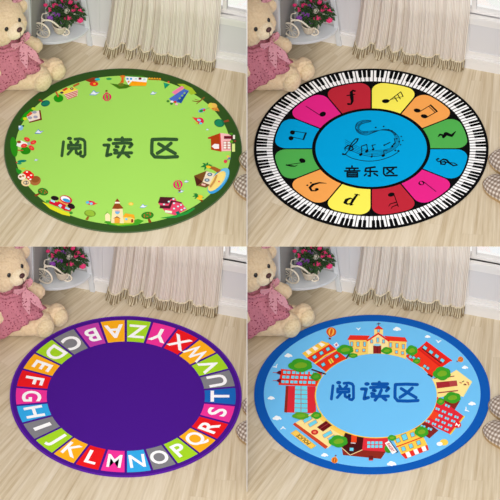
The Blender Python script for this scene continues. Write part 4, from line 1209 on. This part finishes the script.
# ================================================================== rug 4 : town
def rug_town():
    r = Rug('round_rug', 'blue bordered round rug with a ring of town buildings on sky blue', 372.2 - 249.2, 394.2 - 246, 118, 79.4)
    r.disc('border', ink((16, 88, 178)), 0, r.rx, -r.th, 0)
    r.disc('field', ink((112, 194, 246)), 0, r.rx * .918, 0.01, 0.10)
    I = lambda px, py: r.I(px - 249.2, py - 246)
    def PR(z=.16): return Pr(r, z=z, T=I)
    GL = (110, 215, 240)
    def tree(px, py, w, h_, c1=(60, 160, 40), c2=(120, 172, 40), trunk=None):
        p = PR(.62); h = h_ * 1.12
        if trunk: p.line((70, 25, 30), trunk, .7)
        for k, (a, b, s) in enumerate(((-.48, .08, .6), (-.1, -.32, .68), (.38, -.2, .6), (.52, .2, .5), (.05, .36, .68), (-.35, .3, .5))): p.circ(c1, px + a * w, py + b * h, w * s, h * s, up=False); p.z += .004
        p.circ(c2, px + .08 * w, py, w * .5, h * .42, up=False); p.z += .004; p.circ(c2, px - .15 * w, py + .12 * h, w * .4, h * .36); p.done('tree_print')
    # school with tower
    p = PR()
    p.poly((250, 214, 110), [(348.5, 339), (369, 339), (369, 356), (352, 358)]); p.poly((250, 214, 110), [(387, 340), (406.5, 341), (406, 362), (387, 356)])
    p.poly((235, 50, 35), [(347.2, 340), (350, 335.3), (370, 335.8), (367, 340.4)]); p.poly((235, 50, 35), [(384, 336), (405, 337.6), (407.6, 342), (389, 341)])
    p.poly((252, 232, 165), [(368, 340.5), (378.3, 333.5), (388.3, 340.5), (388, 358), (368, 358)])
    p.poly((252, 225, 140), [(374.2, 329), (383, 329), (383, 335.5), (378.5, 333), (374.2, 335.5)]); p.poly((230, 40, 35), [(373.6, 329.6), (378.6, 325.6), (383.6, 329.6)])
    p.line((230, 40, 35), [(367.3, 341), (378.3, 333.8), (388.8, 341.2)], .75); p.line((90, 40, 60), [(378.6, 326), (378.6, 323)], .3); p.line((90, 40, 60), [(377, 324.3), (380.2, 323.8)], .35)
    p.rect((140, 35, 35), 377.2, 350.5, 8, 9); p.rect((105, 20, 25), 377.2, 350.5, .8, 9); p.circ((150, 215, 240), 377.2, 345.2, 3.8, 1.2)
    for a, b, w, h in ((351.8, 344.5, 2, 4), (358, 344.5, 2, 4), (364.6, 344.5, 2, 4), (357, 351, 2.2, 2.2), (363.8, 350.6, 2.2, 2.2), (371.6, 341.8, 1.9, 2.8), (377.8, 340.4, 1.9, 4), (383.6, 341.8, 1.9, 2.8),
                       (390.6, 345.4, 2, 4), (397, 346, 2, 4), (403.3, 347, 2, 4), (396.5, 352.4, 2.2, 2.4), (402.6, 353.4, 2.2, 2.4), (378.5, 331, 2, 2.6)):
        win(p, a, b, w, h)
    p.done('school_print')
    # red shop with striped awning
    p = PR()
    p.poly((236, 52, 28), [(306, 357.5), (328, 342.5), (337, 350), (315, 363.5)]); p.poly((236, 52, 28), [(315, 364), (337, 350.5), (350, 361), (330, 375)])
    p.poly((250, 200, 70), [(302, 353.5), (322, 341), (330, 344), (307, 358)])
    for a in (0, 1, 2): p.poly((252, 248, 240), [(305.5 + a * 6.4, 351.6 - a * 3.9), (308.2 + a * 6.4, 350.0 - a * 3.7), (312 + a * 6.6, 352.6 - a * 3.9), (308.6 + a * 6.6, 355 - a * 3.9)])
    p.line((250, 215, 70), [(315, 363.7), (325, 356), (337, 350)], .6)
    for a, b in ((314.6, 357.4), (321.4, 353.3), (328, 349.4), (323.3, 364.8), (336.6, 356.6)): win(p, a, b, 3.4, 3, -32, (100, 50, 50))
    p.rect((240, 210, 80), 331, 361.3, 4, 4.8, -32); p.rect((110, 90, 40), 331, 361.3, .6, 4.8, -32); p.rect((245, 240, 250), 336.3, 345.3, 4, 4.2, -38); p.rect((205, 80, 110), 336.3, 345.3, 2, 1.8, -38)
    p.done('shop_print')
    # tall red block with window wall
    p = PR()
    p.poly((238, 52, 30), [(281, 369), (322, 373), (320, 386.5), (278.4, 385)])
    for ra in range(3):
        for k in range(8): p.rect(GL, 284.8 + k * 4.45 + (k % 2) * -.5 - ra * .9, 372.4 + ra * 4.7 + k * .12, 3.2, 2.8, 2, up=False)
    p.lay += 1
    p.poly((222, 44, 56), [(287, 386), (315.5, 386.5), (316, 413.5), (285, 412.5)]); p.poly((140, 45, 30), [(285.8, 386), (288.2, 386), (287, 412.8), (284.2, 412.5)])
    p.poly(GL, [(295.2, 386), (307.2, 386.4), (307.5, 413.5), (294.4, 413)])
    for k in range(6): p.line((170, 95, 80), [(294.6, 390 + k * 4.5), (307.4, 390.4 + k * 4.5)], .28, cap=False)
    p.line((170, 95, 80), [(301, 386), (301, 413)], .3, cap=False)
    for b in (373, 381): p.poly((90, 25, 45), [(276, b), (279, b - 2), (281, b - 2), (281, b + 2), (278.6, b + 1.6)]); p.line((200, 60, 60), [(273, b - .2), (277, b)], .25)
    p.done('tower_block_print')
    # police station
    p = PR()
    p.poly((253, 226, 150), [(294.5, 423.5), (312.5, 412.5), (345, 433), (327.5, 448.5)]); p.poly((250, 208, 96), [(312.5, 412.5), (322, 414), (347, 432), (344, 437), (331, 429)])
    p.poly((205, 70, 40), [(292.8, 424.6), (295, 422.6), (328, 446.6), (325.4, 449.2)])
    for a, b in ((307.5, 419.6), (312.8, 423.6)): win(p, a, b, 8.5, 3.3, -30, (205, 130, 80))
    win(p, 327.5, 434.3, 9, 3.2, -30, (205, 130, 80)); win(p, 331.5, 438.2, 7, 2.6, -30, (205, 130, 80))
    p.poly((105, 20, 25), [(317, 427.4), (326, 421), (332, 425.5), (323, 431.8)]); p.line((160, 60, 60), [(320, 429), (329, 423.2)], .3)
    p.circ((205, 35, 40), 314.7, 432.4, 3.6, 2.6); p.circ((240, 130, 90), 314.7, 432.4, 1.7, 1.2)
    p.poly((245, 192, 70), [(290.5, 433.4), (296, 430), (316.2, 446), (311, 449.4)]); p.poly((252, 206, 92), [(292, 433.4), (296, 431), (314.6, 446), (311, 448.2)])
    c = I(303.4, 439.7); d = Vector(I(292, 431)) - Vector(I(314.5, 448)); d.normalize(); u = Vector((d.y, -d.x)) * -1
    if (Vector(c).dot(u)) < 0: u = -u
    dd = Vector((u.y, -u.x))
    p.text((70, 45, 30), 'POLICE', 6.2, lambda a, b: (c[0] + dd.x * a + u.x * b, c[1] + dd.y * a + u.y * b), off=.12, sx=.9)
    p.done('police_station_print')
    # brown house
    p = PR()
    p.poly((140, 42, 30), [(341.6, 447), (343, 455.2), (381, 459), (386.4, 451), (362, 449.5), (350, 455)]); p.poly((72, 20, 22), [(343.5, 437), (346, 431), (366, 436), (362, 450), (350, 455.6), (341.6, 448)])
    p.poly((222, 48, 60), [(364, 434), (389, 434), (386.6, 452), (362, 450.4)])
    for k in range(4):
        for j in range(2): p.rect(GL, 368.8 + k * 4, 443 + j * 3.6, 3.2, 2.8, 1, up=False)
    p.lay += 1; p.rect((235, 70, 30), 354, 439, 5.6, 7, 3); win(p, 351.6, 449.6, 3.6, 3, 3, (90, 60, 70)); p.rect((225, 200, 200), 353.2, 443.3, 4.8, 1, 3)
    p.line((240, 205, 150), [(341.8, 448), (350.2, 455.4), (362, 450.2)], .4); p.rect((110, 30, 30), 371, 458, 4.6, 3.8); p.rect((215, 60, 60), 370.8, 460.4, 4, .9)
    p.done('brown_house_print')
    # bakery
    p = PR()
    p.poly((250, 206, 80), [(389, 432), (417, 424), (427.8, 446), (401.5, 455)]); p.line((225, 50, 35), [(396.5, 447), (421.5, 437.6)], .55); p.poly((230, 48, 38), [(401, 454.4), (427.5, 445), (428.8, 450), (405.6, 459)])
    for k in range(3): a = k * 8.0; p.poly((252, 248, 245), [(405.2 + a, 452.9 - a * .355), (409 + a, 451.6 - a * .355), (411.6 + a * .96, 456.6 - a * .38), (407.6 + a * .96, 458 - a * .38)])
    for a, b in ((398, 440.6), (412.6, 434.8), (403.5, 449), (411, 446.2), (418.6, 443)): win(p, a, b, 3.4, 3.8, -22, (170, 90, 70))
    win(p, 404.6, 437.4, 4.6, 5.6, -22, (80, 80, 110)); p.rect((80, 80, 110), 404.6, 437.4, .6, 5.6, -22)
    p.done('bakery_print')
    p = PR(.66); p.circ((60, 150, 40), 388.5, 449, 4, 4.4); p.poly((60, 70, 110), [(388.6, 441), (390, 441), (398.4, 452.4), (396, 453.6)]); p.poly((248, 246, 246), [(384.8, 443.6), (389, 441.2), (396.8, 452.2), (392.4, 454.8)])
    c2 = I(390.8, 448); dv = Vector(I(387, 442.4)) - Vector(I(394.6, 453.4)); dv.normalize(); dv = -dv; uv_ = Vector((-dv.y, dv.x))
    p.text((205, 35, 45), 'BAKERY', 4.6, lambda a, b: (c2[0] + dv.x * a + uv_.x * b, c2[1] + dv.y * a + uv_.y * b), off=.12, sx=.82)
    p.done('shop_sign_print')
    # hospital
    p = PR()
    p.poly((140, 40, 35), [(434, 398), (460, 401), (453.5, 412), (436, 402)]); p.poly((130, 38, 34), [(412, 427), (424, 420), (438.4, 430.6), (429.4, 438.6)])
    p.poly((224, 42, 56), [(436, 396), (464, 416.5), (450.4, 434.6), (424, 422), (418, 418)]); p.poly((238, 66, 36), [(428, 417.4), (434, 411), (440, 414), (435.5, 421)]); p.line((248, 208, 60), [(464.2, 416.6), (450.2, 434.4)], .6)
    for i in range(4):
        for j in range(4):
            if j in (1, 2) and i == 0: continue
            cx, cy = 437.6 + i * 6.3 - j * 3.3, 409.2 + i * 2.7 + j * 4.1
            for q in (-1, 1): p.rect(GL, cx + q * 1.1, cy + q * .4, 1.8, 2.3, 24, up=False)
    p.lay += 1
    for a, b in ((446.2, 405.4), (448.8, 406.6), (421.6, 426.2), (424.2, 427), (428.6, 428.8), (431, 429.6)): p.rect(GL, a, b, 2, 2.4, 24, up=False)
    p.done('hospital_print')
    p = PR(.66); p.circ((225, 25, 40), 457.6, 425.4, 3.6, 3.0); p.rect((252, 250, 250), 457.6, 425.4, 4.2, 1.0, 28); p.rect((252, 250, 250), 456.2, 424.8, 1.1, 3, 28); p.rect((252, 250, 250), 459, 426.1, 1.1, 3, 28); p.done('hospital_sign_print')
    # cream hall
    p = PR()
    p.poly((252, 226, 140), [(428, 380), (450, 375), (459.5, 393.6), (437, 398), (430, 398)]); p.poly((253, 230, 150), [(449.6, 374), (456.5, 370), (472.2, 381.8), (463.4, 397), (457, 395.6)])
    p.poly((165, 42, 50), [(436, 382.4), (456.6, 380.6), (457.6, 386), (437, 388.6)]); p.poly((178, 70, 70), [(449, 381.6), (456, 381), (457, 386), (450, 387)]); p.line((160, 60, 60), [(438.2, 393), (457.6, 390.8)], .55); p.line((160, 60, 60), [(434.6, 378.6), (454, 376.4)], .45)
    for a, b, g in ((460.6, 383, 20), (463, 381.8, -30), (465.5, 384.6, 40), (467.6, 382.6, 20), (468.4, 384.4, 60), (464.8, 385, 0)): p.rect((200, 60, 60) if g > 0 else (70, 25, 30), a, b, 2.4, .8, g)
    p.done('hall_print')
    # red terrace top right
    p = PR()
    p.poly((238, 56, 34), [(405, 356), (419, 348), (443, 366.5), (431, 378)]); p.poly((230, 40, 30), [(418.4, 348.6), (426.2, 342), (451.6, 360.6), (441.4, 367.6)]); p.line((240, 30, 25), [(426.4, 342.2), (451.4, 360.8)], .7)
    p.line((70, 30, 30), [(422.5, 349), (441, 363.2)], .5); p.line((210, 35, 28), [(418.6, 349.2), (441, 367)], .7)
    for a, b in ((425, 348), (431, 352.2), (436.8, 356.3), (442.4, 360.6)): win(p, a, b, 3.8, 2.8, 36, (150, 60, 50))
    for a, b in ((410.5, 357), (413.8, 358), (418.5, 359), (424.8, 366.4), (427.8, 368.4)): win(p, a, b, 2.6, 2.4, 30, (150, 60, 50))
    p.circ((240, 190, 80), 422.5, 368.5, 2, 1.2, 30); p.done('terrace_print')
    # centre disc hides the feet of the buildings, thin yellow rim below
    z0 = .56
    p = PR(z0 - .03); p.circ((250, 206, 80), 376, 396.3, 61.2, 42.4, n=72); p.z = z0; p.circ((112, 194, 246), 376.4, 396.0, 60.4, 41.8, n=72)
    ctr = p.done('centre_disc')
    for k, ox, oy, sx, sy, ax, ay, sc in (('yue', 338.7, 383.1, .955, .95, 225, 110, 16.667), ('du', 367, 384.4, .97, .93, 145, 97, 12.5), ('qu', 395.7, 385, .9, .93, 95, 95, 12.5)):
        p = Pr(r, z=.66, T=I); rgb = (14, 84, 170)
        tr = lambda q: (ox + (q[0] - ax) / sc * sx, oy + (q[1] - ay) / sc * sy)
        for s in CH[k]:
            if isinstance(s, tuple): p.circ(rgb, *tr((s[1], s[2])), s[3] / sc, s[4] / sc, up=False); p.z += .004
            else: p.line(rgb, [tr(q) for q in s], 1.6 if k != 'yue' else 1.45)
        p.done('lettering')
    tree(300.5, 365.6, 11.5, 6, trunk=[(312, 370), (325.5, 374.5)]); tree(316, 377, 5, 3.6, (60, 150, 40), (90, 160, 40)); tree(345.3, 350, 8, 4.4, trunk=[(350, 353), (346.5, 358.5)])
    tree(353, 356, 4.6, 2.2); tree(386.8, 351, 5.4, 3.2); tree(411.8, 350.8, 5.6, 4.6); tree(416.6, 361.4, 3.6, 2.6); tree(442, 373.8, 8.6, 6, trunk=[(432, 377), (428, 375)]); tree(452.4, 398, 8.2, 5); tree(440.6, 401.8, 3.8, 3.2)
    tree(421.6, 432.2, 6.6, 4.9); tree(392, 438.2, 4.2, 2.6); tree(338.4, 441.6, 9, 5.4); tree(300.6, 416.2, 8, 3.3, (90, 165, 40), (120, 175, 40)); tree(316.4, 415.8, 5, 3.2)
    def sub(f, px, py, *a): f(r, px - 249.2, py - 246, *a)
    for a, b, w in ((397, 329, 4.2), (427.6, 336.6, 3), (465, 367.4, 3.4), (472, 403.6, 4), (288.4, 355.5, 4.2), (271.2, 398, 3.8), (277, 418, 4.8), (324.6, 455, 3.8), (391.6, 463.6, 5)): sub(m_cloud, a, b, w)
    for a, b, s, g in ((358.5, 329, 2.2, 0), (438.4, 341.6, 2.6, 10), (275.8, 366.6, 2.6, -30), (283, 428, 2.6, 180), (466.4, 410, 2.8, 60)): sub(m_gull, a, b, s, g)
    p = PR(); p.circ((250, 206, 80), 444, 442.4, 4.2, 3.2); p.circ((250, 252, 255), 439.6, 444, 3, 2); p.done('sun_print')
    sub(m_balloon, 331.2, 332.4, 4.8, (220, 90, 30), (250, 190, 80), 12); sub(m_balloon, 460.4, 359.6, 2.8, (235, 140, 40), (205, 90, 60), 60); sub(m_balloon, 334.6, 460, 3.2, (240, 150, 40), (190, 50, 40), 195)

# ================================================================== build the four rooms
LABELS = {
 'UL': dict(curtain='cream curtain with tassel fringe behind the green rug', rack='white corner shelf beside the bear near the green rug',
            trike='ivory tricycle planter on the corner shelf of the green rug room', flowers='magenta and purple bouquet in the tricycle planter of the green rug room',
            bear='cream teddy bear in pink dress sitting beside the green rug'),
 'UR': dict(curtain='cream curtain with tassel fringe behind the piano key rug', rack='white corner shelf beside the bear near the piano key rug',
            trike='ivory tricycle planter on the corner shelf of the piano rug room', flowers='magenta and purple bouquet in the tricycle planter of the piano rug room',
            bear='cream teddy bear in pink dress sitting beside the piano key rug'),
 'LL': dict(curtain='cream curtain with tassel fringe behind the purple alphabet rug', rack='white corner shelf beside the bear near the alphabet rug',
            trike='ivory tricycle planter on the corner shelf of the alphabet rug room', flowers='magenta and purple bouquet in the tricycle planter of the alphabet rug room',
            bear='cream teddy bear in pink dress sitting beside the alphabet rug'),
 'LR': dict(curtain='cream curtain with tassel fringe behind the blue town rug', rack='white corner shelf beside the bear near the blue town rug',
            trike='ivory tricycle planter on the corner shelf of the town rug room', flowers='magenta and purple bouquet in the tricycle planter of the town rug room',
            bear='cream teddy bear in pink dress sitting beside the blue town rug'),
}
SLIP = {'UL': 'at the right of the green rug', 'UR': 'at the right of the piano key rug', 'LL': 'at the right of the alphabet rug', 'LR': 'at the right of the blue town rug'}
XM = 247.0
rooms = [Room('UL', 0, STOREY, -45, XM - .4, 246.3), Room('UR', 249.2, STOREY, XM + .4 - 249.2, 285, 246.3),
         Room('LL', 2.5, 0, -47.5, XM - .4 - 2.5, 262), Room('LR', 249.2, 0, XM + .4 - 249.2, 285, 262)]
RUGS = {'UL': rug_green, 'UR': rug_piano, 'LL': rug_abc, 'LR': rug_town}
for R in rooms:
    LAB = LABELS[R.key]
    # floor of this room
    fy = -R.front / SN
    xa, xb = (-47, XM) if R.key in ('UL', 'LL') else (XM, 249.2 + 287)
    bm = slab(xa - R.ox, xb - R.ox, 0, fy, 'floor', M_FLOOR)
    structure(obj('floor', bm, M_FLOOR, docut=False))
    # ceiling board above
    cz = STOREY - 19 if R.oz == 0 else STOREY + 3
    bm = bmesh.new()
    if R.oz == 0: box(bm, (xa - R.ox, -246.3 / SN + 34, cz - 1.5), (xb - R.ox, -50, cz))
    else: box(bm, (xa - R.ox, -246.3 / SN, cz), (xb - R.ox, -50, cz + 8))
    flipfix(bm)
    structure(obj('ceiling', bm, M_TRIM, docut=False))
    shell(); rack(); planter(); curtain(); bear()
    s_ = 'grey checked slipper nearer the curtain ' + SLIP[R.key]
    slipper(242.0, 156.5, radians(-40), s_)
    slipper(236.4, 181.5, radians(-42), 'grey checked slipper nearer the front ' + SLIP[R.key])
    RUGS[R.key]()

# side walls and the partition between the rooms of a storey
for zb, ht, fr, ox in ((STOREY, STOREY + 3, 246.3, 0), (0, STOREY - 19, 262, 0)):
    R = Room('P', 0, zb, -1e4, 1e4, fr)
    fy = -246.3 / SN
    bm = bmesh.new(); box(bm, (XM - .3, fy + 1, 0.02), (XM + .3, -68, ht - .02)); flipfix(bm); structure(obj('wall_middle', bm, M_WALL))
    bm = bmesh.new(); box(bm, (-49, fy, 0), (-45.2, -50, ht)); flipfix(bm); structure(obj('wall_outer', bm, M_WALL))
    bm = bmesh.new(); box(bm, (534.4, fy, 0), (539, -95, ht)); flipfix(bm); structure(obj('wall_right', bm, M_WALL))

# ------------------------------------------------------------------ light
sc = bpy.context.scene
w = bpy.data.worlds.new('daylight'); sc.world = w; w.use_nodes = True
w.node_tree.nodes['Background'].inputs[0].default_value = (1.0, 0.985, 0.96, 1)
w.node_tree.nodes['Background'].inputs[1].default_value = 1.05
def area(name, loc, rot, sx, sy, e, c=(1, 1, 1)):
    l = bpy.data.lights.new(name, 'AREA'); l.shape = 'RECTANGLE'; l.size = sx * S; l.size_y = sy * S; l.energy = e; l.color = c
    o = bpy.data.objects.new(name, l); col.objects.link(o); o.location = tuple(v * S for v in loc); o.rotation_euler = rot
    return o
for r_ in rooms:
    zt = r_.oz + STOREY - 24
    area('ceiling_fill', (r_.ox + 190, -225, zt), (0, 0, 0), 110, 200, 5.0, (1, .98, .95))  # added fill light, no fixture: unseen under each ceiling, set towards the right
sun = bpy.data.lights.new('sun', 'SUN'); sun.energy = 1.75; sun.angle = radians(25); sun.color = (1, .98, .95)
so = bpy.data.objects.new('sun', sun); col.objects.link(so)
so.rotation_euler = Vector((0.06, 0.80, -0.60)).to_track_quat('-Z', 'Y').to_euler()

# ------------------------------------------------------------------ camera
cd = bpy.data.cameras.new('camera'); cam = bpy.data.objects.new('camera', cd); col.objects.link(cam)
cd.type = 'ORTHO'; cd.ortho_scale = 500 * S; cd.clip_end = 50
pit = math.asin(SN)
look = Vector((0, CS, -SN)).normalized()
tgt = Vector((250, -4 / SN, 0))                       # point shown at the middle of the frame
cam.location = (tgt - look * 1500) * S
cam.rotation_euler = (pi / 2 - pit, 0, 0)
sc.camera = cam
sc.view_settings.view_transform = 'Standard'; sc.view_settings.look = 'None'
sc.view_settings.exposure = -0.05; sc.view_settings.gamma = 1.0; sc.view_settings.use_curve_mapping = False
for o in bpy.data.objects:
    if '_b' in o: del o['_b']
